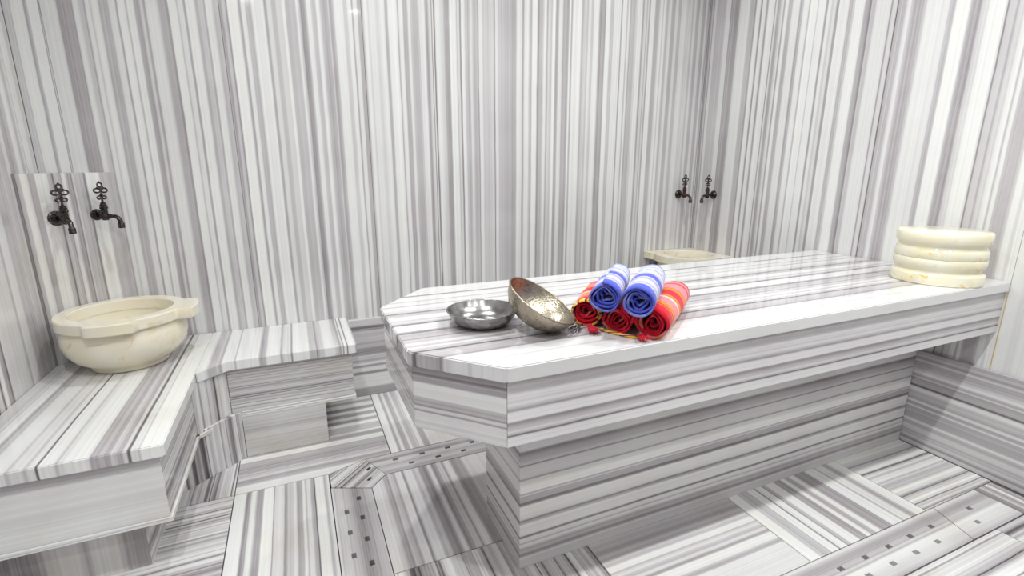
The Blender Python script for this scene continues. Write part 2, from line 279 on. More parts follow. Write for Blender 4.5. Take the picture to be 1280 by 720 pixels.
PROF['left_6'] = [(2.2200, 0.70), (2.3352, 0.70), (2.3497, 0.70), (2.3570, 0.45), (2.3644, 0.45), (2.3718, 0.80), (2.4136, 0.80), (2.4216, 0.50), (2.4873, 0.50), (2.4937, 0.65), (2.5000, 0.65), (2.5063, 0.50), (2.5381, 0.50), (2.5461, 0.75), (2.5649, 0.75), (2.5729, 0.40), (2.5997, 0.40), (2.6077, 0.55), (2.6275, 0.55), (2.6355, 0.85), (2.6642, 0.85), (2.6722, 0.50), (2.6903, 0.50), (2.6967, 0.75), (2.7041, 0.75), (2.7084, 0.55), (2.7128, 0.55), (2.7171, 0.85), (2.7596, 0.85), (2.7676, 0.60), (2.7870, 0.60), (2.7950, 0.80), (2.8000, 0.80)]
PROF['corner'] = [(1.1235, 0.30), (1.1262, 0.30), (1.1280, 0.55), (1.1364, 0.55), (1.1427, 0.88), (1.1592, 0.88), (1.1672, 0.55), (1.1803, 0.55), (1.1831, 0.60), (1.1859, 0.60), (1.1887, 0.88), (1.2235, 0.88), (1.2314, 0.55), (1.2416, 0.55), (1.2446, 0.35), (1.2476, 0.35), (1.2506, 0.60), (1.2701, 0.60), (1.2721, 0.50), (1.2742, 0.50), (1.2762, 0.80), (1.2879, 0.80), (1.2952, 0.50), (1.3045, 0.50), (1.3076, 0.42), (1.3108, 0.42), (1.3139, 0.65), (1.3253, 0.65), (1.3333, 0.60), (1.3480, 0.60), (1.3535, 0.45), (1.3589, 0.45), (1.3644, 0.90), (1.4091, 0.90), (1.4171, 0.60), (1.4431, 0.60)]
PROF['slab_top'] = [(1.0354, .95), (1.0633, .95), (1.0675, .80), (1.0716, .80), (1.0758, .95), (1.0997, .95), (1.1077, .85), (1.1211, .85), (1.1256, .50), (1.1302, .50), (1.1348, .60), (1.1415, .60), (1.1476, .65), (1.1781, .65), (1.1826, .36), (1.1871, .36), (1.1916, .70), (1.2023, .70), (1.2090, .95), (1.2158, .95), (1.2226, .70), (1.2312, .70), (1.2392, .92), (1.2487, .92), (1.2567, .75), (1.2750, .75), (1.2802, .50), (1.2854, .50), (1.2906, .75), (1.3017, .75), (1.3097, .65), (1.3285, .65), (1.3341, .40), (1.3410, .40), (1.3442, .60), (1.3473, .60), (1.3505, .93), (1.3616, .93), (1.3696, .92), (1.4043, .92), (1.4099, .38), (1.4154, .38), (1.4210, .65), (1.4277, .65), (1.4340, .80), (1.4558, .80), (1.4638, .95), (1.4919, .95), (1.4999, .70), (1.5174, .70), (1.5246, .42), (1.5318, .42), (1.5390, .75), (1.5528, .75), (1.5608, .92), (1.6015, .92), (1.6077, .70), (1.6139, .70), (1.6201, .90), (1.6557, .90), (1.6623, .75), (1.6689, .75), (1.6755, .93), (1.7211, .93), (1.7291, .50), (1.7373, .50), (1.7453, .95), (1.7713, .95)]
PROF['apron_f'] = [(0.6022, 0.80), (0.6282, 0.80), (0.6362, 0.70), (0.6524, 0.70), (0.6551, 0.35), (0.6578, 0.35), (0.6605, 0.60), (0.6647, 0.60), (0.6669, 0.70), (0.6691, 0.70), (0.6713, 0.52), (0.6808, 0.52), (0.6863, 0.40), (0.6929, 0.40), (0.6962, 0.80), (0.6995, 0.80), (0.7028, 0.75), (0.7191, 0.75), (0.7224, 0.45), (0.7256, 0.45), (0.7289, 0.62), (0.7354, 0.62), (0.7408, 0.70), (0.7684, 0.70), (0.7764, 0.58), (0.7854, 0.58), (0.7934, 0.50), (0.8194, 0.50)]  # top band holds the shade under the rim
PROF['base_f'] = [(-0.0178, 0.72), (0.0082, 0.72), (0.0162, 0.70), (0.0403, 0.70), (0.0461, 0.40), (0.0519, 0.40), (0.0578, 0.55), (0.0782, 0.55), (0.0833, 0.80), (0.0892, 0.80), (0.0926, 0.60), (0.0960, 0.60), (0.0994, 0.75), (0.1120, 0.75), (0.1170, 0.35), (0.1221, 0.35), (0.1271, 0.82), (0.1373, 0.82), (0.1453, 0.85), (0.1654, 0.85), (0.1703, 0.50), (0.1761, 0.50), (0.1794, 0.35), (0.1827, 0.35), (0.1860, 0.72), (0.1968, 0.72), (0.2048, 0.85), (0.2334, 0.85), (0.2398, 0.30), (0.2463, 0.30), (0.2528, 0.50), (0.2712, 0.50), (0.2728, 0.75), (0.2744, 0.75), (0.2760, 0.60), (0.2810, 0.60), (0.2848, 0.92), (0.3261, 0.92), (0.3298, 0.50), (0.3336, 0.50), (0.3374, 0.75), (0.3676, 0.75), (0.3722, 0.70), (0.3776, 0.70), (0.3805, 0.40), (0.3834, 0.40), (0.3862, 0.65), (0.3956, 0.65), (0.4028, 0.50), (0.4123, 0.50), (0.4203, 0.35), (0.4294, 0.35), (0.4374, 0.75), (0.4634, 0.75)]
PROF['base_s'] = [(-0.0178, 0.72), (0.0082, 0.72), (0.0162, 0.70), (0.0403, 0.70), (0.0461, 0.40), (0.0519, 0.40), (0.0578, 0.55), (0.0782, 0.55), (0.0833, 0.80), (0.0892, 0.80), (0.0926, 0.60), (0.0960, 0.60), (0.0994, 0.75), (0.1120, 0.75), (0.1170, 0.35), (0.1221, 0.35), (0.1271, 0.82), (0.1373, 0.82), (0.1453, 0.85), (0.1654, 0.85), (0.1703, 0.50), (0.1761, 0.50), (0.1794, 0.35), (0.1827, 0.35), (0.1860, 0.72), (0.1968, 0.72), (0.2048, 0.85), (0.2334, 0.85), (0.2398, 0.30), (0.2463, 0.30), (0.2528, 0.50), (0.2712, 0.50), (0.2728, 0.75), (0.2744, 0.75), (0.2760, 0.60), (0.2810, 0.60), (0.2848, 0.92), (0.3261, 0.92), (0.3298, 0.50), (0.3336, 0.50), (0.3374, 0.75), (0.3676, 0.75), (0.3722, 0.70), (0.3776, 0.70), (0.3805, 0.40), (0.3834, 0.40), (0.3862, 0.65), (0.3956, 0.65), (0.4028, 0.50), (0.4123, 0.50), (0.4203, 0.35), (0.4294, 0.35), (0.4374, 0.75), (0.4634, 0.75)]
PROF['apron_c'] = [(0.5888, 0.90), (0.6173, 0.90), (0.6203, 0.50), (0.6238, 0.50), (0.6261, 0.70), (0.6284, 0.70), (0.6306, 0.75), (0.6483, 0.75), (0.6563, 0.75), (0.6753, 0.75), (0.6781, 0.45), (0.6809, 0.45), (0.6837, 0.70), (0.6902, 0.70), (0.6930, 0.42), (0.6958, 0.42), (0.6986, 0.55), (0.7143, 0.55), (0.7207, 0.82), (0.7272, 0.82), (0.7336, 0.80), (0.7550, 0.80), (0.7604, 0.45), (0.7667, 0.45), (0.7703, 0.50), (0.7739, 0.50), (0.7775, 0.35), (0.7825, 0.35), (0.7870, 0.45), (0.8147, 0.45)]
PROF['apron_s'] = [(0.5888, 0.90), (0.6173, 0.90), (0.6203, 0.50), (0.6238, 0.50), (0.6261, 0.70), (0.6284, 0.70), (0.6306, 0.75), (0.6483, 0.75), (0.6563, 0.75), (0.6753, 0.75), (0.6781, 0.45), (0.6809, 0.45), (0.6837, 0.70), (0.6902, 0.70), (0.6930, 0.42), (0.6958, 0.42), (0.6986, 0.55), (0.7143, 0.55), (0.7207, 0.82), (0.7272, 0.82), (0.7336, 0.80), (0.7550, 0.80), (0.7604, 0.45), (0.7667, 0.45), (0.7703, 0.50), (0.7739, 0.50), (0.7775, 0.35), (0.7825, 0.35), (0.7870, 0.45), (0.8147, 0.45)]
PROF['skirt_r'] = [(-0.0081, 0.68), (0.0188, 0.68), (0.0249, 0.40), (0.0309, 0.40), (0.0369, 0.65), (0.0460, 0.65), (0.0540, 0.55), (0.0701, 0.55), (0.0781, 0.75), (0.0941, 0.75), (0.1021, 0.50), (0.1151, 0.50), (0.1211, 0.88), (0.1271, 0.88), (0.1331, 0.50), (0.1420, 0.50), (0.1500, 0.45), (0.1580, 0.45), (0.1660, 0.50), (0.1878, 0.50), (0.1918, 0.80), (0.1958, 0.80), (0.1998, 0.45), (0.2107, 0.45), (0.2166, 0.85), (0.2226, 0.85), (0.2285, 0.50), (0.2374, 0.50), (0.2454, 0.60), (0.2651, 0.60), (0.2731, 0.85), (0.2861, 0.85), (0.2916, 0.20), (0.2971, 0.20), (0.3026, 0.50), (0.3125, 0.50), (0.3204, 0.45), (0.3302, 0.45), (0.3341, 0.65), (0.3381, 0.65), (0.3420, 0.45), (0.3489, 0.45), (0.3548, 0.85), (0.3656, 0.85), (0.3695, 0.70), (0.3734, 0.70), (0.3773, 0.55), (0.3911, 0.55), (0.3989, 0.42), (0.4077, 0.42), (0.4136, 0.65), (0.4194, 0.65), (0.4253, 0.35), (0.4312, 0.35), (0.4370, 0.55), (0.4429, 0.55), (0.4487, 0.45), (0.4758, 0.45)]  # top level is the platform's shadow, put into the marble colour
PROF['bench_l'] = [(-0.9286, 0.70), (-0.9187, 0.70), (-0.9121, 0.85), (-0.8879, 0.85), (-0.8813, 0.55), (-0.8747, 0.55), (-0.8681, 0.60), (-0.8578, 0.60), (-0.8498, 0.85), (-0.8120, 0.85), (-0.8076, 0.80), (-0.8032, 0.80), (-0.7988, 0.60), (-0.7944, 0.60), (-0.7900, 0.75), (-0.7636, 0.75), (-0.7592, 0.60), (-0.7548, 0.60), (-0.7504, 0.80), (-0.7367, 0.80), (-0.7334, 0.30), (-0.7301, 0.30), (-0.7268, 0.85), (-0.6932, 0.85), (-0.6888, 0.60), (-0.6844, 0.60), (-0.6800, 0.80), (-0.6686, 0.80), (-0.6606, 0.90), (-0.6228, 0.90), (-0.6184, 0.85), (-0.6140, 0.85), (-0.6096, 0.50), (-0.5931, 0.50), (-0.5866, 0.60), (-0.5800, 0.60), (-0.5734, 0.50), (-0.5668, 0.50), (-0.5602, 0.65), (-0.5492, 0.65), (-0.5426, 0.45), (-0.5354, 0.45), (-0.5299, 0.70), (-0.5239, 0.70), (-0.5195, 0.30), (-0.5151, 0.30), (-0.5107, 0.80), (-0.4969, 0.80), (-0.4936, 0.65), (-0.4903, 0.65), (-0.4870, 0.93), (-0.4587, 0.93)]
PROF['bench_r'] = [(-0.4963, 0.90), (-0.4636, 0.90), (-0.4583, 0.85), (-0.4518, 0.85), (-0.4489, 0.35), (-0.4459, 0.35), (-0.4430, 0.80), (-0.4401, 0.80), (-0.4371, 0.30), (-0.4333, 0.30), (-0.4298, 0.90), (-0.4002, 0.90), (-0.3922, 0.60), (-0.3572, 0.60), (-0.3528, 0.50), (-0.3484, 0.50), (-0.3440, 0.92), (-0.3042, 0.92), (-0.2998, 0.65), (-0.2954, 0.65), (-0.2910, 0.93), (-0.2089, 0.93), (-0.2009, 0.55), (-0.1795, 0.55), (-0.1715, 0.92), (-0.1225, 0.92), (-0.1166, 0.50), (-0.1107, 0.50), (-0.1048, 0.82), (-0.0776, 0.82), (-0.0732, 0.40), (-0.0688, 0.40), (-0.0644, 0.92), (0.0001, 0.92), (0.0081, 0.60), (0.0317, 0.60), (0.0353, 0.40), (0.0388, 0.40), (0.0423, 0.60), (0.0463, 0.60), (0.0501, 0.70), (0.0648, 0.70), (0.0728, 0.90), (0.1119, 0.90), (0.1199, 0.65), (0.1314, 0.65), (0.1358, 0.40), (0.1409, 0.40), (0.1439, 0.85), (0.1468, 0.85), (0.1497, 0.35), (0.1527, 0.35), (0.1556, 0.90), (0.1645, 0.90), (0.1674, 0.30), (0.1703, 0.30), (0.1733, 0.95), (0.2020, 0.95), (0.2064, 0.50), (0.2108, 0.50), (0.2152, 0.85), (0.2430, 0.85)]
PROF['floor_a'] = [(-0.3329, 0.60), (-0.3292, 0.60), (-0.3267, 0.90), (-0.2878, 0.90), (-0.2820, 0.40), (-0.2750, 0.40), (-0.2717, 0.45), (-0.2684, 0.45), (-0.2651, 0.85), (-0.2509, 0.85), (-0.2429, 0.50), (-0.2287, 0.50), (-0.2254, 0.50), (-0.2221, 0.50), (-0.2188, 0.93), (-0.1853, 0.93), (-0.1828, 0.45), (-0.1803, 0.45), (-0.1779, 0.75), (-0.1679, 0.75), (-0.1605, 0.85), (-0.1469, 0.85), (-0.1419, 0.45), (-0.1369, 0.45), (-0.1320, 0.65), (-0.1142, 0.65), (-0.1084, 0.85), (-0.1026, 0.85), (-0.0968, 0.50), (-0.0807, 0.50), (-0.0758, 0.82), (-0.0700, 0.82), (-0.0667, 0.60), (-0.0634, 0.60), (-0.0600, 0.85), (-0.0518, 0.85), (-0.0452, 0.55), (-0.0348, 0.55), (-0.0324, 0.30), (-0.0299, 0.30), (-0.0274, 0.92), (0.0011, 0.92), (0.0077, 0.60), (0.0144, 0.60), (0.0210, 0.85), (0.0477, 0.85)]
PROF['floor_e'] = [(0.1820, 0.70), (0.2331, 0.70), (0.2411, 0.48), (0.2585, 0.48), (0.2665, 0.60), (0.2762, 0.60), (0.2826, 0.48), (0.2889, 0.48), (0.2953, 0.72), (0.3143, 0.72), (0.3207, 0.40), (0.3270, 0.40), (0.3334, 0.70), (0.3609, 0.70), (0.3673, 0.60), (0.3736, 0.60), (0.3800, 0.70), (0.3897, 0.70), (0.3977, 0.40), (0.4128, 0.40), (0.4170, 0.35), (0.4212, 0.35), (0.4255, 0.50), (0.4297, 0.50), (0.4339, 0.75), (0.4448, 0.75), (0.4528, 0.40), (0.4636, 0.40), (0.4678, 0.45), (0.4720, 0.45), (0.4763, 0.65), (0.4932, 0.65), (0.4974, 0.40), (0.5017, 0.40), (0.5059, 0.65), (0.5101, 0.65), (0.5144, 0.80), (0.5294, 0.80), (0.5374, 0.40), (0.5633, 0.40), (0.5713, 0.45), (0.5845, 0.45), (0.5925, 0.70), (0.6185, 0.70)]
PROF['floor_g'] = [(0.9528, 0.80), (0.9788, 0.80), (0.9868, 0.85), (0.9990, 0.85), (1.0044, 0.50), (1.0098, 0.50), (1.0151, 0.60), (1.0206, 0.60), (1.0261, 0.92), (1.0514, 0.92), (1.0584, 0.50), (1.0660, 0.50), (1.0719, 0.75), (1.0779, 0.75), (1.0838, 0.60), (1.0918, 0.60), (1.0990, 0.75), (1.1077, 0.75), (1.1128, 0.60), (1.1178, 0.60), (1.1229, 0.90), (1.1403, 0.90), (1.1469, 0.60), (1.1541, 0.60), (1.1595, 0.80), (1.1649, 0.80), (1.1703, 0.60), (1.1912, 0.60), (1.1992, 0.50), (1.2141, 0.50), (1.2221, 0.60), (1.2481, 0.60)]  # last levels, near the plinth, are toned down for the platform's shadow
PROF['floor_h'] = [(1.5005, 0.93), (1.5340, 0.93), (1.5420, 0.60), (1.5870, 0.60), (1.5897, 0.50), (1.5925, 0.50), (1.5952, 0.90), (1.6181, 0.90), (1.6227, 0.92), (1.6272, 0.92), (1.6318, 0.40), (1.6364, 0.40), (1.6410, 0.85), (1.6507, 0.85), (1.6587, 0.90), (1.6730, 0.90), (1.6757, 0.45), (1.6785, 0.45), (1.6812, 0.60), (1.6941, 0.60), (1.7021, 0.92), (1.7389, 0.92), (1.7469, 0.50), (1.7679, 0.50), (1.7747, 0.45), (1.7816, 0.45), (1.7884, 0.90), (1.8039, 0.90), (1.8119, 0.50), (1.8233, 0.50), (1.8290, 0.60), (1.8348, 0.60), (1.8405, 0.88), (1.8588, 0.88), (1.8668, 0.50), (1.8954, 0.50), (1.9034, 0.45), (1.9274, 0.45), (1.9354, 0.88), (1.9697, 0.88), (1.9772, 0.90), (1.9852, 0.90), (1.9914, 0.60), (1.9975, 0.60), (2.0037, 0.85), (2.0189, 0.85), (2.0269, 0.80), (2.0386, 0.80), (2.0466, 0.50), (2.0587, 0.50), (2.0661, 0.60), (2.0735, 0.60), (2.0809, 0.90), (2.0979, 0.90), (2.1059, 0.95), (2.1319, 0.95)]
PROF['skirt_b'] = [(-0.0084, 0.45), (0.0176, 0.45), (0.0256, 0.50), (0.0485, 0.50), (0.0565, 0.85), (0.0793, 0.85), (0.0873, 0.80), (0.1284, 0.80), (0.1364, 0.40), (0.1466, 0.40), (0.1546, 0.80), (0.1710, 0.80), (0.1789, 0.50), (0.1871, 0.50), (0.1943, 0.80), (0.2016, 0.80), (0.2088, 0.50), (0.2193, 0.50), (0.2273, 0.70), (0.2443, 0.70), (0.2503, 0.42), (0.2563, 0.42), (0.2623, 0.45), (0.2912, 0.45), (0.2992, 0.60), (0.3209, 0.60), (0.3289, 0.65), (0.3898, 0.65), (0.3968, 0.42), (0.4039, 0.42), (0.4109, 0.35), (0.4179, 0.35), (0.4249, 0.75), (0.4384, 0.75), (0.4464, 0.70), (0.4724, 0.70)]
PROF['floor_c'] = [(2.05, .85), (2.105, .90), (2.125, .52), (2.150, .50), (2.160, .75), (2.1729, 0.60), (2.1989, 0.60), (2.2069, 0.50), (2.2525, 0.50), (2.2605, 0.55), (2.2895, 0.55), (2.2975, 0.90), (2.3277, 0.90), (2.3357, 0.50), (2.3669, 0.50), (2.3749, 0.90), (2.3870, 0.90), (2.3950, 0.60), (2.4491, 0.60), (2.4571, 0.90), (2.4812, 0.90), (2.4892, 0.50), (2.5141, 0.50), (2.5221, 0.85), (2.5478, 0.85), (2.5558, 0.45), (2.5823, 0.45), (2.5903, 0.85), (2.6176, 0.85), (2.6256, 0.40), (2.6539, 0.40), (2.6619, 0.85), (2.6985, 0.85), (2.7065, 0.50), (2.7291, 0.50), (2.7371, 0.75), (2.7631, 0.75)]
PROF['floor_d'] = [(0.3040, 0.85), (0.3198, 0.85), (0.3278, 0.90), (0.3400, 0.90), (0.3474, 0.50), (0.3548, 0.50), (0.3623, 0.85), (0.3697, 0.85), (0.3772, 0.50), (0.3946, 0.50), (0.4020, 0.80), (0.4094, 0.80), (0.4169, 0.60), (0.4390, 0.60), (0.4470, 0.85), (0.4588, 0.85), (0.4668, 0.50), (0.4886, 0.50), (0.4966, 0.80), (0.5226, 0.80)]

# ------------------------------------------------------------------ floor
floor = box('floor', (XL - .1, YF - .1, -.08), (XR + .1, YB + .1, -.05), plain('dark_bedding', (.035, .028, .024), .9)); tag(floor, kind='structure')
def tile(pts, axis, gap=.0018, name='tile', **kw):
    """one floor slab, its joint recessed"""
    cx = sum(p[0] for p in pts) / len(pts); cy = sum(p[1] for p in pts) / len(pts)
    n = len(pts); P = []
    area = sum(pts[i][0] * pts[(i + 1) % n][1] - pts[(i + 1) % n][0] * pts[i][1] for i in range(n))
    if area < 0: pts = pts[::-1]
    for i in range(n):                      # inset every edge by the joint
        a = Vector(pts[i - 1]); b = Vector(pts[i]); c = Vector(pts[(i + 1) % n])
        d1 = (b - a).normalized(); d2 = (c - b).normalized()
        n1 = Vector((-d1.y, d1.x)); n2 = Vector((-d2.y, d2.x))
        k = gap / max(.25, (1 + n1.dot(n2)) / 2) / 2
        P.append(tuple(b + (n1 + n2) * k))
    bm = bmesh.new(); add_prism(bm, P, -.05, 0)
    es = [e for e in bm.edges if all(abs(v.co.z) < 1e-6 for v in e.verts)]
    bmesh.ops.bevel(bm, geom=es, offset=.0006, segments=1, affect='EDGES')
    kw.setdefault('white', .62); kw.setdefault('contrast', .6)
    return build(name, bm, stripes(axis, warm=.25, **kw), floor)
def rect(x0, y0, x1, y1): return [(x0, y0), (x1, y0), (x1, y1), (x0, y1)]
PROF['right_3'] = [(.34, .9), (.6, .88), (.80, .92), (.86, .78), (.88, .9), (.93, .88), (.95, .76), (.965, .9), (1.0, .9)]
PROF['chan_l'] = [(.03, .9), (.042, .62), (.07, .64), (.095, .55), (.112, .40), (.135, .42), (.150, .52), (.187, .62)]
PROF['chan_f'] = [(.734, .50), (.745, .62), (.765, .72), (.79, .85), (.806, .92), (.815, .60), (.835, .62), (.85, .50), (.872, .52), (.882, .70), (.894, .74)]
PROF['chan_b'] = [(1.962, .55), (1.98, .45), (2.0, .62), (2.03, .5), (2.05, .65), (2.08, .42), (2.10, .6), (2.116, .5)]
PROF['bapron_f'] = [(.2, .84), (.25, .88), (.30, .80), (.36, .84), (.395, .80), (.405, .62), (.434, .62)]
PROF['bbase_f'] = [(-.98, .5), (-.90, .38), (-.83, .42), (-.80, .72), (-.735, .80), (-.71, .55), (-.69, .78), (-.63, .80), (-.60, .45), (-.575, .5), (-.545, .4)]
PROF['bbase_b'] = [(0, .78), (.05, .74), (.10, .80), (.13, .62), (.15, .70), (.19, .76), (.22, .72)]
P_ = lambda k: dict(prof=PROF[k]) if k in PROF else {}
# between bench and channel
tile(rect(-.33, 1.402, .03, 2.062), AX, **P_('floor_a'))
tile(rect(-.98, 1.402, -.33, 2.062), AY, white=.70, contrast=.45, **P_('floor_b'))
tile([(-.98, 2.062), (-.33, 2.062), (-.33, 2.72), (-.98, 2.72)], AX, white=.6)
tile([(-.33, 2.062), (.03, 2.062), (.189, 2.116), (.306, 2.116), (.306, 2.79), (-.33, 2.79)], AY, **P_('floor_c'))
tile([(.03, 2.062), (.189, 2.116), (.033, 1.956)], (1, -1, 0), white=.7, contrast=.45)
tile(rect(.306, 2.116, .96, 2.79), AX, **P_('floor_d'))
tile(rect(.96, 2.116, 1.61, 2.79), AY); tile(rect(1.61, 2.116, 2.26, 2.79), AX); tile(rect(2.26, 2.116, 2.6, 2.79), AY)
for i, y0 in enumerate((.74, .08, -.58, -1.24)):
    y1 = min(1.402, y0 + .66)
    tile(rect(-.98, y0, -.33, y1), AX if i % 2 == 0 else AY); tile(rect(-.33, y0, .03, y1), AY if i % 2 == 0 else AX)
# inside the channel loop
tile([(.187, 1.402), (.833, 1.402), (.833, 1.962), (.256, 1.962), (.187, 1.892)], AX, white=.52, **P_('floor_e'))
tile([(.256, .895), (.833, .895), (.833, 1.402), (.187, 1.402), (.187, .965)], AX, white=.6, contrast=.5, **P_('floor_f'))
tile(rect(.833, .895, 1.487, 1.42), AY, white=.62, **P_('floor_g'))
tile(rect(1.487, .895, 2.133, 1.42), AX, white=.6, **P_('floor_h'))
tile(rect(2.133, .895, 2.60, 1.42), AY, white=.74, contrast=.45, **P_('floor_i'))
tile(rect(.833, 1.42, 1.487, 1.962), AX); tile(rect(1.487, 1.42, 2.133, 1.962), AY); tile(rect(2.133, 1.42, 2.6, 1.962), AX)
# in front of the front channel
tile(rect(2.46, .736, 2.60, .895), AX, white=.6)
for i, (x0, x1) in enumerate(((.10, .30), (.30, .95), (.95, 1.60), (1.60, 2.257), (2.257, 2.60))):
    tile(rect(x0, .08, x1, .733), AY, white=.74, contrast=.35)
    tile(rect(x0, -.58, x1, .08), AX); tile(rect(x0, -1.24, x1, -.58), AY)
tile(rect(.03, -1.24, .10, .733), AX)

def channel(x0, x1, y0, y1, ax, holes, shear0=0, shear1=0, **kw):
    """perforated drain cover; runs along ax (0 x / 1 y); holes = list of (run, cross); shears mitre the ends"""
    hs = .0110; run = [x0, x1] if ax == 0 else [y0, y1]; cr = [y0, y1] if ax == 0 else [x0, x1]
    hl = hs if ax == 0 else hs * 1.0
    rs = sorted(set([run[0], run[1]] + [round(h[0] + s * hl * 1.1, 5) for h in holes for s in (-1, 1)]))
    cs = sorted(set([cr[0], cr[1]] + [round(h[1] + s * hs * .72, 5) for h in holes for s in (-1, 1)]))
    bm = bmesh.new(); V = {}
    cm = (cr[0] + cr[1]) / 2; L = run[1] - run[0]
    def vert(r, c, z):
        k = (round(r, 5), round(c, 5), z)
        if k not in V:
            rr = r
            f = (c - cr[0]) / (cr[1] - cr[0])
            if abs(r - run[0]) < 1e-6: rr += shear0 * f
            if abs(r - run[1]) < 1e-6: rr += shear1 * f
            V[k] = bm.verts.new((rr, c, z) if ax == 0 else (c, rr, z))
        return V[k]
    gone = set()
    for i in range(len(rs) - 1):
        for j in range(len(cs) - 1):
            mr, mc = (rs[i] + rs[i + 1]) / 2, (cs[j] + cs[j + 1]) / 2
            if any(abs(mr - h[0]) < hl and abs(mc - h[1]) < hs * .72 for h in holes): gone.add((i, j))
    top, bot = 0.0, -.048
    for i in range(len(rs) - 1):
        for j in range(len(cs) - 1):
            if (i, j) in gone: continue
            q = [(rs[i], cs[j]), (rs[i + 1], cs[j]), (rs[i + 1], cs[j + 1]), (rs[i], cs[j + 1])]
            bm.faces.new([vert(*p, top) for p in q])
            for (di, dj), (a, b) in (((0, -1), (0, 1)), ((1, 0), (1, 2)), ((0, 1), (2, 3)), ((-1, 0), (3, 0))):
                ni, nj = i + di, j + dj
                if (ni, nj) in gone or not (0 <= ni < len(rs) - 1 and 0 <= nj < len(cs) - 1):
                    A, B = q[a], q[b]
                    bm.faces.new((vert(*A, top), vert(*B, top), vert(*B, bot), vert(*A, bot)))
    return build('drain_cover', bm, stripes(AY if ax == 0 else AX, warm=.2, **kw), floor)
g = .0016
lh = [(1.48 + .1215 * k - .0, .129) for k in range(-3, 4) if 1.48 + .1215 * k < 1.87] + [(1.537 + .1205 * k, .0765) for k in range(-4, 3)]
channel(.03 + g, .187 - g, .96, 1.956 - g, 1, [(y, x) for y, x in lh if .99 < y < 1.86], shear0=0, shear1=-.066, **P_('chan_l'))
channel(.257, 2.60, 1.964, 2.114, 0, [(.316 + .1222 * k, 2.06) for k in range(18)] + [(.378 + .1225 * k, 2.007) for k in range(18)], shear0=-.066, **P_('chan_b'))
fh = [(1.675 + .1255 * k, .836) for k in range(-11, 6)] + [(1.733 + .1265 * k, .781) for k in range(-11, 5)]
channel(.255, 2.114, .736, .893, 0, [h for h in fh if .29 < h[0] < 2.06], shear1=.062, **P_('chan_f'))
channel(2.118, 2.457, .736, .893, 0, [h for h in fh if 2.19 < h[0]], shear0=.062, **P_('chan_f'))
# mitre piece of the loop; dark patches stand in for two shaded slots
bm = bmesh.new()
add_prism(bm, [(.037, 1.9575), (.187, 1.893), (.2545, 1.964), (.190, 2.113)], -.05, 0)
mp = build('drain_cover', bm, stripes((1, -1, 0), white=.62, contrast=.45, warm=.2), floor)
for hx, hy in ((.187, 1.957), (.193, 2.033)):
    bm = bmesh.new(); M = Matrix.Translation((hx, hy, 0)) @ Matrix.Rotation(R(45), 4, 'Z')
    add_prism(bm, rect(-.012, -.006, .012, .006), -.004, .0006, M)
    build('slot_shade_patch', bm, plain('slot_shade', (.03, .028, .027), .8), mp)
bm = bmesh.new(); add_prism(bm, [(.03, .734), (.253, .734), (.253, .893), (.187, .958), (.03, .958)], -.02, 0)
build('drain_cover', bm, stripes((1, 1, 0), white=.55), floor)

# ------------------------------------------------------------------ walls
def wall(name, a, b): return tag(box(name, a, b, GROUT), kind='structure')
wall_back = wall('wall_back', (XL - .1, YB + .018, -.08), (XR + .1, YB + .1, ZC))
wall_left = wall('wall_left', (XL - .1, YF, -.08), (XL - .018, YB + .018, ZC))
wall_right = wall('wall_right', (XR + .018, YF, -.08), (XR + .1, YB + .018, ZC))
wall_front = wall('wall_front', (XL - .1, YF - .1, -.08), (XR + .1, YF - .018, ZC))
ceil = tag(box('ceiling', (XL - .1, YF - .1, ZC), (XR + .1, YB + .1, ZC + .08), PLASTER), kind='structure')
gp = .0008
BX = [XL, -.862, -.222, .40, 1.105, 1.795, 2.395, XR]
for i in range(len(BX) - 1):
    box('panel', (BX[i] + gp, YB, 0), (BX[i + 1] - gp, YB + .018, ZC - .002), stripes(AX, rough=.06, lift=.17, white=.5, **P_('back_%d' % i)), wall_back, .0008)
RY = [YF, -.96, -.31, .34, 1.0, 1.62, 2.25, YB - .001]
for i in range(len(RY) - 1):
    box('panel', (XR, RY[i] + gp, 0), (XR + .018, RY[i + 1] - gp, ZC - .002), stripes(AY, rough=.06, lift=.10, white=.52, **P_('right_%d' % i)), wall_right, .0008)
LY = [YF, -.95, -.3, .35, 1.0, 1.62, 2.22, YB - .001]
for i in range(len(LY) - 1):
    box('panel', (XL - .018, LY[i] + gp, 0), (XL, LY[i + 1] - gp, ZC - .002), stripes(AY, rough=.06, lift=.2, white=.56, warm=.3, **P_('left_%d' % i)), wall_left, .0008)
FX = [XL + .001, -.4, .2, .8, 1.4, 2.0, XR - .001]
for i in range(len(FX) - 1):
    box('panel', (FX[i] + gp, YF - .018, 0), (FX[i + 1] - gp, YF, ZC - .002), stripes(AX, rough=.09), wall_front, .0008)
box('grout_strip', (XR - .0015, .9985, ZS), (XR + .001, 1.0015, ZR - .002), plain('ochre_grout', (.62, .45, .20), .8), wall_right)
# low skirting course
sk = tag(box('baseboard_right', (XR - .026, YF + .002, 0), (XR - .0005, YB - .03, ZS), stripes(AZ, lift=.12, **P_('skirt_r')), None, .002), kind='structure')
sk = tag(box('baseboard_back', (.215, YB - .026, 0), (XR - .03, YB - .0005, ZS), stripes(AZ, white=.5, **P_('skirt_b')), None, .002), kind='structure')
# boxed-in corner above the bench (carries the two taps)
bm = bmesh.new(); add_prism(bm, [(XL + .0005, 2.560), (-.7225, YB - .0005), (XL + .0005, YB - .0005)], ZB, 1.266)
bmesh.ops.bevel(bm, geom=bm.edges[:], offset=.001, segments=1, affect='EDGES')
tag(build('trim_1', bm, stripes((1, 1, 0), white=.55, warm=.3, **P_('corner'))), kind='structure')

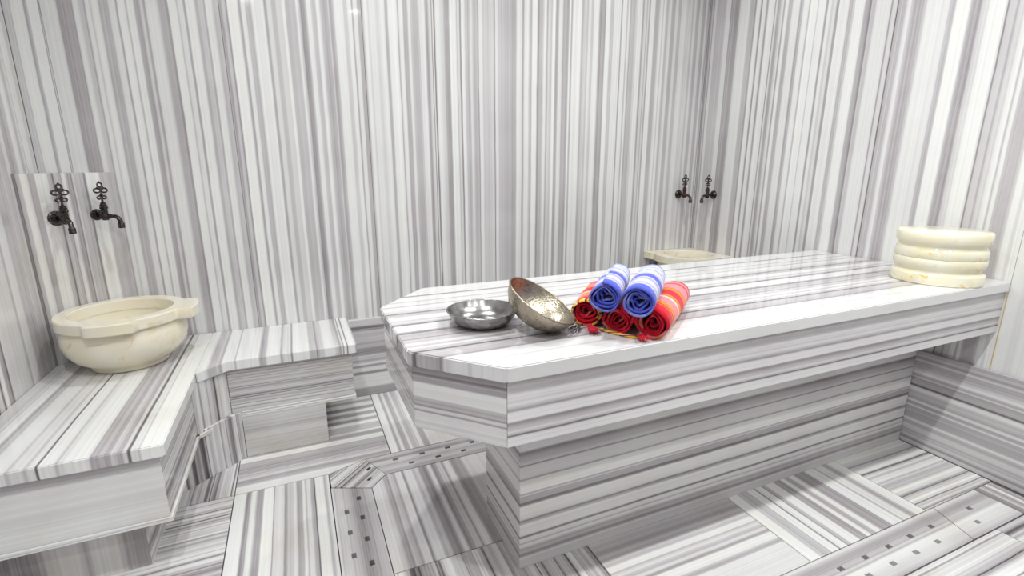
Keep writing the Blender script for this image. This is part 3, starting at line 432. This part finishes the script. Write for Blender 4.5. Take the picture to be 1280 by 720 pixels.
# ------------------------------------------------------------------ central platform
SF, SB, SL, SCX, SCF, SCB = .998, 1.843, .230, .420, 1.197, 1.633
plat = empty('marble_platform', (1.5, 1.4, 0))
tag(plat, 'long striped marble massage platform with cut corners on a narrower plinth', 'platform')
def inplat(o, par=None):
    par = par or plat
    o.parent = par; o.matrix_parent_inverse = Matrix.Translation(-Vector(par.location)); return o
xr = XR - .002
top = [(SCX, SF), (xr, SF), (xr, SB), (SCX, SB), (SL, SCB), (SL, SCF)]
inplat(slab('top_slab', top, ZR, ZT, stripes(AY, rough=.045, gain=.79, white=.62, **P_('slab_top')), None, .018, .005))
ins = .010
q = [(SCX + .004, SF + ins), (xr, SF + ins), (xr, SB - ins), (SCX + .004, SB - ins), (SL + ins, SCB - .003), (SL + ins, SCF + .003)]
ap = [(q[0], q[1], 'apron_f'), (q[2], q[3], 'apron_b'), (q[3], q[4], 'apron_x'), (q[4], q[5], 'apron_s'), (q[5], q[0], 'apron_c')]
for a, b, k in ap:
    inplat(panel_along('apron_panel', a, b, ZA, ZR, .02, stripes(AZ, **P_(k)), None))
bm = bmesh.new(); add_prism(bm, [(SCX + .03, SF + .03), (xr, SF + .03), (xr, SB - .03), (SCX + .03, SB - .03), (SL + .03, SCB), (SL + .03, SCF)], ZA + .01, ZR - .001)
inplat(build('core', bm, plain('concrete', (.5, .49, .47), .9)))
BL, BF, BB = .572, 1.257, 1.562
xs = XR - .028
for a, b, k in (((BL, BF), (xs, BF), 'base_f'), ((xs, BB), (BL, BB), 'base_b'), ((BL, BB), (BL, BF), 'base_s')):
    inplat(panel_along('plinth_panel', a, b, 0, ZA + .012, .02, stripes(AZ, warm=.2, **P_(k)), None))
# ------------------------------------------------------------------ corner bench
bench = empty('corner_bench', (-.5, 2.3, 0))
tag(bench, 'L-shaped striped marble bench filling the corner under the boxed taps', 'bench')
inb = lambda o: inplat(o, bench)
H0, G0, G1, H1, FB, XB = -.431, 1.665, 2.238, -.322, 2.333, .212
g = .0008
inb(slab('top_slab', [(XL + .001, G0), (H0 - g, G0), (H0 - g, YB - .001), (XL + .001, YB - .001)], ZBR, ZB, stripes(AX, rough=.10, white=.62, warm=.2, **P_('bench_l')), None, .014, .004))
inb(slab('top_slab', [(H0 + g, G1), (H1, FB), (XB, FB), (XB, YB - .001), (H0 + g, YB - .001)], ZBR, ZB, stripes(AX, rough=.10, white=.66, **P_('bench_r')), None, .014, .004))
h0, g0, g1, h1, fb, xb = H0 - .020, G0 + .020, G1 - .022, H1 - .016, FB + .018, XB - .025
A = [((XL + .001, g0), (h0, g0), 'bapron_f', AZ), ((h0, g0), (h0, g1), 'bapron_s', AZ), ((h0, g1), (h1, fb), 'bapron_c', (1, 1, 0)), ((h1, fb), (xb, fb), 'bapron_b', AZ), ((xb, fb), (xb, YB - .001), 'bapron_e', AZ)]
for a, b, k, ax in A:
    inb(panel_along('apron_panel', a, b, ZBA, ZBR, .02, stripes(ax, warm=.35, white=.68, contrast=.22 if k == 'bapron_b' else .4, freq=1.8 if k == 'bapron_b' else 1, **P_(k)), None))
# pale lip under the apron
lipm = stripes(AZ, white=.85, contrast=.2, warm=.6)
for a, b in (((XL + .001, g0 - .006), (h0 + .006, g0 - .006)), ((h0 + .006, g0 - .006), (h0 + .006, g1 - .006)), ((h0 + .006, g1 - .006), (h1 + .003, fb - .006)), ((h1 + .003, fb - .006), (xb + .006, fb - .006)), ((xb + .006, fb - .006), (xb + .006, YB - .001))):
    inb(panel_along('lip', a, b, ZBA - .016, ZBA - .0005, .035, lipm, None))
BX0, BG0, BG1, BHB, BFB, BXB = -.546, 1.765, 2.142, -.302, 2.347, .051
BP = [((XL + .001, BG0), (BX0, BG0), 'bbase_f', AX), ((BX0, BG0), (BX0, BG1), 'bbase_s', AZ), ((BX0, BG1), (BHB, BFB), 'bbase_c', (1, 1, 0)), ((BHB, BFB), (BXB, BFB), 'bbase_b', AZ), ((BXB, BFB), (BXB, YB - .001), 'bbase_e', AZ)]
for a, b, k, ax in BP:
    inb(panel_along('base_panel', a, b, 0, ZBA + .01, .02, stripes(ax, warm=.45, white=.66, contrast=.6, **P_(k)), None))
bm = bmesh.new(); add_prism(bm, [(XL + .002, g0 + .025), (h0 - .025, g0 + .025), (h0 - .025, g1 + .02), (h1 - .01, fb + .03), (xb - .03, fb + .03), (xb - .03, YB - .002), (XL + .002, YB - .002)], ZBA - .001, ZBR - .001)
inb(build('core', bm, plain('concrete', (.5, .49, .47), .9)))

# ------------------------------------------------------------------ basins
def ear_rad(R0, tip, ears, hw=R(19), soft=R(7)):
    def f(a, r, z):
        k = 0
        for e in ears:
            dlt = abs((a - e + PI) % (2 * PI) - PI)
            s = min(1, max(0, (hw + soft - dlt) / soft)); s = s * s * (3 - 2 * s)
            k = max(k, s)
        return r + (tip - R0) * k
    return f
def lathe_obj(name, prof, mat, parent, n=64, rad=None, smooth=35):
    bm = bmesh.new(); add_lathe(bm, prof, n, rad); return build(name, bm, mat, parent, smooth)
def arc(c, r, a0, a1, n): return [(c[0] + r[0] * math.cos(a0 + (a1 - a0) * i / n), c[1] + r[1] * math.sin(a0 + (a1 - a0) * i / n)) for i in range(n + 1)]
bas = empty('stone_basin', (-.700, 2.500, ZB))
tag(bas, 'round cream marble basin with lug handles standing on the bench', 'basin')
H = .236
bowl = [(0, .001), (.132, .001), (.138, .004), (.140, .018), (.150, .026), (.185, .050), (.211, .088), (.220, .125), (.217, .160), (.208, .182), (.205, .193)]
inner = [(.176, .193), (.176, .18), (.168, .14), (.13, .085), (.08, .055), (.03, .048), (.012, .046), (.012, .03), (0, .03)]
lathe_obj('bowl', bowl + inner, CREAM, bas)
er1 = ear_rad(.225, .275, [0], R(17), R(7)); er2 = ear_rad(.225, .252, [R(272)], R(18), R(5))
rim_p = [(.190, .190), (.221, .190), (.225, .194), (.225, .231), (.221, H), (.182, H), (.178, H - .004), (.174, .19), (.190, .190)]
def rimf(a, r, z): return max(er1(a, r, z), er2(a, r, z)) if r > .2 else r
lathe_obj('rim', rim_p, CREAM, bas, 144, rimf)

cb = empty('corner_basin', (XR - .003, YB - .003, 0))
tag(cb, 'cream marble basin fitted into the corner behind the platform', 'basin')
c0 = -.205; Rc = .222; zr = .711
pts = [(0, 0), (-.408, 0), (-.408, -.078), (-.402, -.084), (-.365, -.086)]
a0 = math.atan2(-.105 - c0, -.395 - c0)
a0 = R(152); a1 = R(298)
pts += [(c0 + Rc * math.cos(a0 + (a1 - a0) * i / 30), c0 + Rc * math.sin(a0 + (a1 - a0) * i / 30)) for i in range(31)]
pts += [(-.086, -.365), (-.084, -.402), (-.078, -.408), (0, -.408)]
# rim plate with round opening
bm = bmesh.new(); n = 96
def ray_out(a):
    d = Vector((math.cos(a), math.sin(a))); o = Vector((c0, c0)); best = None
    for i in range(len(pts)):
        p = Vector(pts[i]); qv = Vector(pts[(i + 1) % len(pts)]); e = qv - p
        den = d.x * e.y - d.y * e.x
        if abs(den) < 1e-9: continue
        w_ = p - o; tt = (w_.x * e.y - w_.y * e.x) / den; ss = (w_.x * d.y - w_.y * d.x) / den
        if tt > 0 and -1e-6 <= ss <= 1 + 1e-6: best = tt if best is None else max(best, tt)
    return o + d * best
angs = sorted(set([2 * PI * k / n for k in range(n)] + [math.atan2(p[1] - c0, p[0] - c0) % (2 * PI) for p in pts]))
angs = [a for i, a in enumerate(angs) if i == 0 or a - angs[i - 1] > 1e-4]
ro = [ray_out(a) for a in angs]; ri = .158; N = len(angs)
rows = []
for rr, z in (('o', zr - .042), ('o', zr), ('i', zr), ('j', zr - .008), ('j', zr - .05)):
    row = []
    for k, a in enumerate(angs):
        if rr == 'o': p = ro[k]
        else: p = Vector((c0 + (ri - (.004 if rr == 'j' else 0)) * math.cos(a), c0 + (ri - (.004 if rr == 'j' else 0)) * math.sin(a)))
        row.append(bm.verts.new((p.x, p.y, z)))
    rows.append(row)
rows.append(rows[0])
for A_, B_ in zip(rows, rows[1:]):
    for k in range(N): bm.faces.new((A_[k], A_[(k + 1) % N], B_[(k + 1) % N], B_[k]))
build('rim', bm, CREAM, cb, 35)
bm = bmesh.new()
add_lathe(bm, [(0, zr - .24), (.13, zr - .24), (.15, zr - .21), (.19, zr - .14), (.196, zr - .09), (.185, zr - .0425), (.158, zr - .0425), (.15, zr - .10), (.10, zr - .17), (0, zr - .185)], 64, None, Matrix.Translation((c0, c0, 0)))
build('bowl', bm, CREAM, cb, 35)
bm = bmesh.new(); add_box(bm, (-.36, -.36, .0), (-.03, -.03, zr - .24))
bmesh.ops.bevel(bm, geom=bm.edges[:], offset=.006, segments=2, affect='EDGES')
build('pedestal', bm, stripes(AZ), cb)

# ------------------------------------------------------------------ taps
def tap(loc, rz, swing, label, red=False, group=None, sc=1.0):
    """wall at local y = 0, sticking out to -y"""
    t = empty('wall_tap', loc, rz); tag(t, label, 'tap', group); t.scale = (sc, sc, sc)
    M = Matrix.Rotation(PI / 2, 4, 'X')
    bm = bmesh.new(); add_lathe(bm, [(0, .0), (.029, .0), (.031, .003), (.030, .007), (.024, .010), (.022, .013), (.014, .015), (.012, .020), (0, .020)], 28, None, M)
    build('flange', bm, BRONZE, t, 40)
    bm = bmesh.new(); add_tube(bm, [(0, -.014, 0), (0, -.035, 0), (0, -.062, 0)], [.010, .0085, .010], 12)
    build('stem', bm, BRONZE, t, 50)
    B = Matrix.Translation((0, -.064, 0)) @ Matrix.Rotation(swing, 4, 'Z')
    bm = bmesh.new()
    add_lathe(bm, [(0, -.022), (.010, -.022), (.014, -.017), (.014, -.002), (.0125, .004), (.0125, .026), (.0155, .028), (.0155, .034), (.0135, .036), (.0135, .044), (.010, .048), (.010, .053), (.0045, .056), (.0045, .064), (0, .064)], 20, None, B)
    build('body', bm, BRONZE_RED if red else BRONZE, t, 40)
    bm = bmesh.new()
    path = [(0, -.008, -.006), (0, -.024, -.004), (0, -.040, -.005), (0, -.052, -.011), (0, -.059, -.022), (0, -.061, -.034)]
    add_tube(bm, [B @ Vector(p) for p in path], [.0095, .0085, .0085, .0088, .009, .0095], 14)
    sp = build('spout', bm, BRONZE, t, 60)
    bm = bmesh.new()
    add_lathe(bm, [(0, -.038), (.0105, -.038), (.0125, -.041), (.0125, -.045), (.0115, -.046), (.0125, -.048), (.0125, -.052), (.0115, -.053), (.0125, -.055), (.0125, -.061), (.009, -.062), (.008, -.056), (0, -.056)], 18, None, B @ Matrix.Translation((0, -.061, .006)))
    build('nozzle', bm, BRONZE, sp, 40)
    bm = bmesh.new(); r = .0034
    hb = B @ Matrix.Rotation(-swing * .7, 4, 'Z') @ Matrix.Diagonal((1.18, 1, 1.05, 1))
    for cx, cz, rx, rz_ in ((-.009, .072, .007, .006), (.009, .072, .007, .006), (0, .082, .0035, .006), (-.0125, .100, .0115, .0085), (.0125, .100, .0115, .0085), (-.006, .110, .0045, .0045), (.006, .110, .0045, .0045), (0, .122, .008, .009)):
        add_ring(bm, (cx, 0, cz), rx, rz_, r, 16, 6, None, hb)
    add_tube(bm, [hb @ Vector((0, 0, .056)), hb @ Vector((0, 0, .092))], .0036, 8)
    add_lathe(bm, [(0, -.004), (.004, 0), (0, .005)], 8, None, hb @ Matrix.Translation((0, 0, .134)))
    build('handle', bm, BRONZE, t, 60)
    return t
dn = R(45)
tap((-.901, 2.6395, 1.085), dn, R(-14), 'dark bronze tap with openwork handle on the boxed corner, nearer the side wall')
tap((-.797, 2.7435, 1.087), dn, R(24), 'dark bronze tap with openwork handle on the boxed corner, nearer the back wall')
tap((2.482, YB, 1.098), 0, R(4), 'dark bronze tap with reddish body on the back wall above the corner basin', True, sc=.95)
tap((XR, 2.618, 1.100), R(-90), R(12), 'dark bronze tap on the side wall above the corner basin', sc=.92)

# ------------------------------------------------------------------ marble drums
def drum(z, label, h, flip):
    o = empty('marble_headrest', (2.392, 1.148, z)); tag(o, label, 'headrest')
    o.rotation_euler = (0, 0, .6 + z * 3)
    p = [(0, 0), (.149, 0), (.152, .003), (.152, .036), (.150, .040), (.141, .047), (.139, .053), (.141, .060), (.147, .068), (.1495, .078), (.1495, h - .003), (.1475, h), (0, h)]
    if not flip: p = [(0, 0), (.1465, 0), (.1485, .003), (.1485, .022), (.146, .034), (.140, .042), (.1385, .048), (.140, .054), (.148, .061), (.151, .068), (.151, h - .006), (.1475, h - .001), (.145, h), (0, h)]
    bm = bmesh.new(); add_lathe(bm, p, 72)
    build('body', bm, YELLOW, o, 40)
    return o
drum(ZT, 'lower of two stacked round cream marble headrests, resting on the platform', .100, True)
drum(ZT + .1005, 'upper of two stacked round cream marble headrests', .104, False)

# ------------------------------------------------------------------ bowls
def bowl_thing(name, loc, rot, prof, rimr, mat, label):
    o = empty(name, loc, rot=rot); tag(o, label, 'bowl')
    lathe_obj('body', prof, mat, o, 64, None, 60)
    bm = bmesh.new(); rr, z, t = rimr
    add_lathe(bm, [(rr + t * math.cos(a), z + t * .8 * math.sin(a)) for a in [2 * PI * k / 10 for k in range(11)]], 64)
    build('rim', bm, mat, o, 180)
    return o
bowl_thing('metal_bowl', (.483, 1.334, ZT), (0, 0, 0),
    [(0, .0), (.052, .0), (.071, .004), (.087, .015), (.097, .030), (.104, .046), (.102, .0465), (.0945, .031), (.085, .017), (.069, .0065), (.052, .0025), (0, .0025)], (.104, .046, .0026), STEEL,
    'shallow silvery metal bowl lying flat on the platform')
def deep():
    o = bowl_thing('metal_bowl', (0, 0, 0), (0, 0, 0),
        [(0, .0), (.03, .001), (.060, .008), (.086, .024), (.104, .048), (.114, .076), (.111, .076), (.101, .049), (.083, .026), (.058, .0105), (.03, .0035), (0, .0025)], (.113, .076, .003), BRASS,
        'deep worn brassy bowl tipped up on its side against the shallow bowl')
    return o
deepb = deep()
DEEP_C = Vector((.6188, 1.2114, ZT + .0888)); DEEP_N = Vector((.4337, -.3116, .8454)).normalized()
qd = Vector((0, 0, 1)).rotation_difference(DEEP_N); deepb.rotation_mode = 'QUATERNION'; deepb.rotation_quaternion = qd
deepb.scale = (.95,) * 3; deepb.location = DEEP_C - DEEP_N * .073

# ------------------------------------------------------------------ towels
def towel_mat(kind):
    t = NT('towel_' + kind); tc = t.n('ShaderNodeUVMap').outputs[0]
    sp = t.n('ShaderNodeSeparateXYZ'); t.l(tc, sp.inputs[0]); u, v = sp.outputs[0], sp.outputs[1]
    if kind == 'red':
        red, pink, wht, org, yel, blk = (.62, .008, .03), (.85, .30, .32), (.85, .74, .70), (.80, .16, .02), (.80, .52, .05), (.05, .02, .02)
        seq = [(.0, red), (.14, yel), (.148, red), (.165, org), (.19, yel), (.20, org), (.225, yel), (.235, pink), (.36, wht), (.40, yel), (.41, org), (.44, yel), (.45, org), (.475, red), (.62, yel), (.63, org), (.66, yel), (.67, org), (.70, pink), (.86, red), (.90, pink), (.95, red)]
        seq2 = [(0, red), (.30, red), (.55, wht), (.62, yel), (.66, wht), (.72, red)]
        dk = (.30, .004, .02)
    else:
        blu, lt, wht, lil, thin = (.085, .11, .56), (.36, .42, .74), (.74, .76, .86), (.50, .48, .66), (.30, .16, .30)
        seq = [(.0, blu), (.13, lt), (.15, wht), (.175, thin), (.183, lil), (.20, thin), (.208, wht), (.235, thin), (.242, wht), (.31, thin), (.317, lil), (.34, thin), (.347, lil), (.37, thin), (.377, wht), (.41, blu), (.54, lil), (.57, thin), (.578, wht), (.61, thin), (.618, wht), (.70, lt), (.74, thin), (.75, wht), (.83, thin), (.838, lil), (.87, wht), (.93, lt)]
        seq2 = [(0, blu), (.35, lt), (.55, wht), (.7, lt), (.8, blu)]
        dk = (.02, .03, .16)
    c1 = t.ramp(v, seq, 'CONSTANT')
    if len(seq) > 32: raise Exception
    c2 = t.ramp(t.math('FRACT', t.math('MULTIPLY', u, 3.0)), seq2, 'CONSTANT')
    c = t.mix(.22, c1, c2)
    wv = t.n('ShaderNodeTexWave'); wv.inputs['Scale'].default_value = 60; t.l(tc, wv.inputs['Vector'])
    nz = t.noise(t.n('ShaderNodeTexCoord').outputs['Object'], scale=240, detail=2)
    c = t.mix(.35, c, t.ramp(nz, [(.3, (.55, .55, .55)), (.7, (1, 1, 1))]), 'MULTIPLY')
    t.l(c, t.b.inputs['Base Color']); t.b.inputs['Roughness'].default_value = .9
    t.b.inputs['Specular IOR Level'].default_value = .1
    t.b.inputs['Sheen Weight'].default_value = .2
    t.bump(nz, .5, .002)
    return t.m
TRED, TBLUE = towel_mat('red'), towel_mat('blue')
def hem_mat():
    t = NT('towel_hem'); tc = t.n('ShaderNodeUVMap').outputs[0]
    sp = t.n('ShaderNodeSeparateXYZ'); t.l(tc, sp.inputs[0])
    c = t.ramp(t.math('FRACT', t.math('MULTIPLY', sp.outputs[0], 26.0)), [(0, (.80, .50, .06)), (.45, (.60, .03, .03)), (.6, (.05, .03, .03)), (.75, (.82, .62, .2))], 'CONSTANT')
    t.l(c, t.b.inputs['Base Color']); t.b.inputs['Roughness'].default_value = .9
    return t.m
HEM = hem_mat()
TUFT_RED = plain('red_tuft', (.55, .01, .03), .95); TUFT_BLUE = plain('blue_tuft', (.05, .07, .35), .95)
def towel(front, back, rad, kind, label, seed, flat=1.0, turns=4.2, group=None, hem=None, phase=0.0):
    """rolled towel: a spiral of cloth of real thickness. front/back = centres of the two ends"""
    rnd = random.Random(seed); f = Vector(front); b = Vector(back); ax = (b - f); L = ax.length; ax.normalize()
    o = empty('rolled_towel', f); tag(o, label, 'towel', group)
    side = ax.cross(Vector((0, 0, 1))).normalized(); up = side.cross(ax)
    # frame: local x = side, local y = axis, local z = up
    o.rotation_euler = Matrix((side, ax, up)).transposed().to_euler()
    n_t = 34; N = int(turns * n_t); nv = 14
    th = rad / (turns + .9) * .62
    wob = [(rnd.uniform(.3, 1), rnd.uniform(0, 6.28), rnd.randint(2, 5)) for _ in range(4)]
    bm = bmesh.new(); uv = bm.loops.layers.uv.new('UVMap')
    def pos(i, j, s):
        a = phase + 2 * PI * i / n_t; k = i / N                       # k = 1 is the outer end
        r = rad * (.16 + .84 * k ** .9)
        amp = .26 * (1 - k) ** .8 + .014
        y = j / nv
        for A_, ph, fr in wob: r += rad * amp * .35 * A_ * math.sin(fr * a * .63 + ph + y * 1.3)
        r += s * th / 2
        r *= 1 + .05 * math.sin(y * PI) - .03
        r *= 1 + .018 * math.sin(9 * y + seed) * math.sin(a * 2 + seed)
        inset = .03 * (1 - k) ** 1.3 + .004 * math.sin(a * 3 + seed) + .002
        x = r * math.cos(a); z = r * math.sin(a) * flat
        if z < -rad * flat * .86: z = -rad * flat * .86 + (z + rad * flat * .86) * .25      # settles on what carries it
        return Vector((x, inset + (L - 2 * inset) * y, z))
    G = [[[bm.verts.new(pos(i, j, s)) for j in range(nv + 1)] for i in range(N + 1)] for s in (-1, 1)]
    def face(vs, uvs):
        fc = bm.faces.new(vs)
        for lp, q_ in zip(fc.loops, uvs): lp[uv].uv = q_
    for i in range(N):
        for j in range(nv):
            u0, u1, v0, v1 = i / N * turns / 4, (i + 1) / N * turns / 4, j / nv, (j + 1) / nv
            face([G[1][i][j], G[1][i + 1][j], G[1][i + 1][j + 1], G[1][i][j + 1]], [(u0, v0), (u1, v0), (u1, v1), (u0, v1)])
            face([G[0][i][j], G[0][i][j + 1], G[0][i + 1][j + 1], G[0][i + 1][j]], [(u0, v0), (u0, v1), (u1, v1), (u1, v0)])
        for j, vv in ((0, .01), (nv, .99)):
            u0, u1 = i / N * turns / 4, (i + 1) / N * turns / 4
            face([G[0][i][j], G[0][i + 1][j], G[1][i + 1][j], G[1][i][j]], [(u0, vv), (u1, vv), (u1, vv), (u0, vv)])
    for i in (0, N):
        for j in range(nv):
            face([G[0][i][j], G[1][i][j], G[1][i][j + 1], G[0][i][j + 1]], [(i / N * turns / 4, j / nv)] * 4)
    me = build('cloth', bm, TRED if kind == 'red' else TBLUE, o, 180)
    if hem:                                   # patterned hem: a band over the last turn at the front edge
        bm = bmesh.new(); uv = bm.loops.layers.uv.new('UVMap'); i0, i1 = int(N * hem[0]), int(N * hem[1])
        def hp(i, w_, s):
            p = pos(i, 0, s); y = p.y - .002 + .016 * w_; c_ = Vector((p.x, 0, p.z)); return Vector((c_.x * 1.012, y, c_.z * 1.012))
        rows = [[bm.verts.new(hp(i, 0, -1)), bm.verts.new(hp(i, 0, 1.25)), bm.verts.new(hp(i, 1, 1.25))] for i in range(i0, i1 + 1)]
        for r_ in range(len(rows) - 1):
            for c_ in range(2):
                fc = bm.faces.new((rows[r_][c_], rows[r_ + 1][c_], rows[r_ + 1][c_ + 1], rows[r_][c_ + 1]))
                for lp, q_ in zip(fc.loops, ((r_, c_), (r_ + 1, c_), (r_ + 1, c_ + 1), (r_, c_ + 1))): lp[uv].uv = (q_[0] * .012, q_[1] * .5)
        build('hem', bm, HEM, o, 180)
    return o
G_ = 'rolled checked towels on the platform'
ta = Vector((.77, .63, 0)).normalized()
def tw(cx, cy, cz, L, rad, kind, label, seed, dirv=None, **kw):
    f = Vector((cx, cy, cz)); dv = (dirv or ta); return towel(f, f + dv * L, rad, kind, label, seed, group=G_, **kw)
t_hem = tw(.751, 1.197, ZT + .0405, .28, .047, 'red', 'red checked towel roll with a yellow and black hem, next to the tipped bowl', 3, Vector((.66, .75, 0)), hem=(.70, .99), flat=.9)
t_mid = tw(.789, 1.098, ZT + .0375, .28, .044, 'red', 'red checked towel roll in the middle, lying beneath both blue rolls', 8, Vector((.71, .70, 0)), flat=.86, phase=1.0)
t_out = tw(.846, 1.022, ZT + .0435, .37, .050, 'red', 'red checked towel roll with pink and orange bands, its side uncovered', 15, Vector((.775, .632, 0)), flat=.9, phase=2.1)
tw(.742, 1.093, ZT + .110, .28, .044, 'blue', 'blue checked towel roll lying above the hemmed red roll', 21, Vector((.67, .742, 0)), flat=.98, phase=.6)
tw(.784, 1.002, ZT + .114, .33, .044, 'blue', 'blue checked towel roll lying above the red roll with pink bands', 27, Vector((.705, .709, 0)), flat=.96, phase=1.7)

def to_towel(o, t):                # mesh built in room space, carried by the towel
    o.parent = t; o.matrix_parent_inverse = (Matrix.Translation(t.location) @ t.rotation_euler.to_matrix().to_4x4()).inverted()
def tuft(t, root, dirn, L, n, spread, mat, seed, r=.0022):
    rnd = random.Random(seed); bm = bmesh.new(); root = Vector(root); dirn = Vector(dirn).normalized()
    for k in range(n):
        dv = (dirn + Vector((rnd.uniform(-1, 1), rnd.uniform(-1, 1), 0)) * spread).normalized(); l = L * rnd.uniform(.7, 1.1)
        p = [root + Vector((rnd.uniform(-.004, .004), rnd.uniform(-.004, .004), rnd.uniform(0, .006)))]
        p += [p[0] + dv * l * .5 + Vector((0, 0, rnd.uniform(-.002, .003))), p[0] + dv * l + Vector((0, 0, -.002))]
        for q_ in p: q_.z = max(q_.z, ZT + r)
        add_tube(bm, p, [r, r * .9, r * .4], 5)
    to_towel(build('fringe', bm, mat, None, 60), t)
def cord(t, pts_, r=.0042):
    """twisted yellow and black hem cord"""
    bm = bmesh.new(); uv = bm.loops.layers.uv.new('UVMap'); P4 = [Vector(p) for p in pts_]; path = []
    for i in range(len(P4) - 1):
        for k in range(6): path.append(P4[i].lerp(P4[i + 1], k / 6))
    path.append(P4[-1]); add_tube(bm, path, [r * (1 + .15 * math.sin(i * 2.1)) for i in range(len(path))], 7)
    for f_ in bm.faces:
        for lp in f_.loops: lp[uv].uv = ((lp.vert.co.x + lp.vert.co.y) * 2.2 + lp.vert.co.z * 3, 0)
    to_towel(build('hem_cord', bm, HEM, None, 60), t)
FR_DARK = plain('dark_fringe', (.06, .05, .06), .95); FR_WHITE = plain('white_fringe', (.75, .72, .70), .95)
tuft(t_hem, (.742, 1.158, ZT + .012), (-.25, -.9, 0), .050, 34, .45, TUFT_RED, 5)
tuft(t_hem, (.724, 1.180, ZT + .006), (-.7, -.6, 0), .045, 12, .5, FR_DARK, 6, .0016)
tuft(t_hem, (.718, 1.176, ZT + .004), (-.8, -.6, 0), .045, 10, .6, FR_WHITE, 7, .0014)
cord(t_mid, [(.770, 1.140, ZT + .006), (.778, 1.112, ZT + .005), (.792, 1.085, ZT + .005), (.806, 1.060, ZT + .005), (.822, 1.040, ZT + .005)])
tuft(t_mid, (.824, 1.040, ZT + .010), (-.1, -.9, 0), .040, 26, .5, TUFT_RED, 9)

# ------------------------------------------------------------------ ceiling lights
def emis(name, col, s):
    t = NT(name); t.b.inputs['Emission Color'].default_value = (*col, 1); t.b.inputs['Emission Strength'].default_value = s
    t.b.inputs['Base Color'].default_value = (*col, 1); return t.m
LENS = emis('lamp_lens', (1, .95, .88), 2.5)
CHROME = metal('lamp_trim', (.8, .8, .8), .2, 0, 40, .9)
for i, (x, y, share) in enumerate(LAMPS):
    o = empty('ceiling_light', (x, y, ZC)); tag(o, 'round recessed spotlight set flush in the white ceiling', 'light', 'recessed ceiling spotlights')
    lathe_obj('trim_ring', [(.052, 0), (.070, 0), (.070, -.005), (.060, -.009), (.052, -.006), (.052, 0)], CHROME, o, 36, None, 60)
    lathe_obj('lens', [(0, -.001), (.052, -.001), (.052, -.003), (0, -.003)], LENS, o, 36, None, 60)
    ld = bpy.data.lights.new('lamp', 'AREA'); ld.shape = 'DISK'; ld.size = .10; ld.energy = LAMP_W * share; ld.color = (.975, .995, .975); ld.spread = R(152)
    lo = bpy.data.objects.new('lamp', ld); C.objects.link(lo); lo.parent = o; lo.location = (0, 0, -.012)
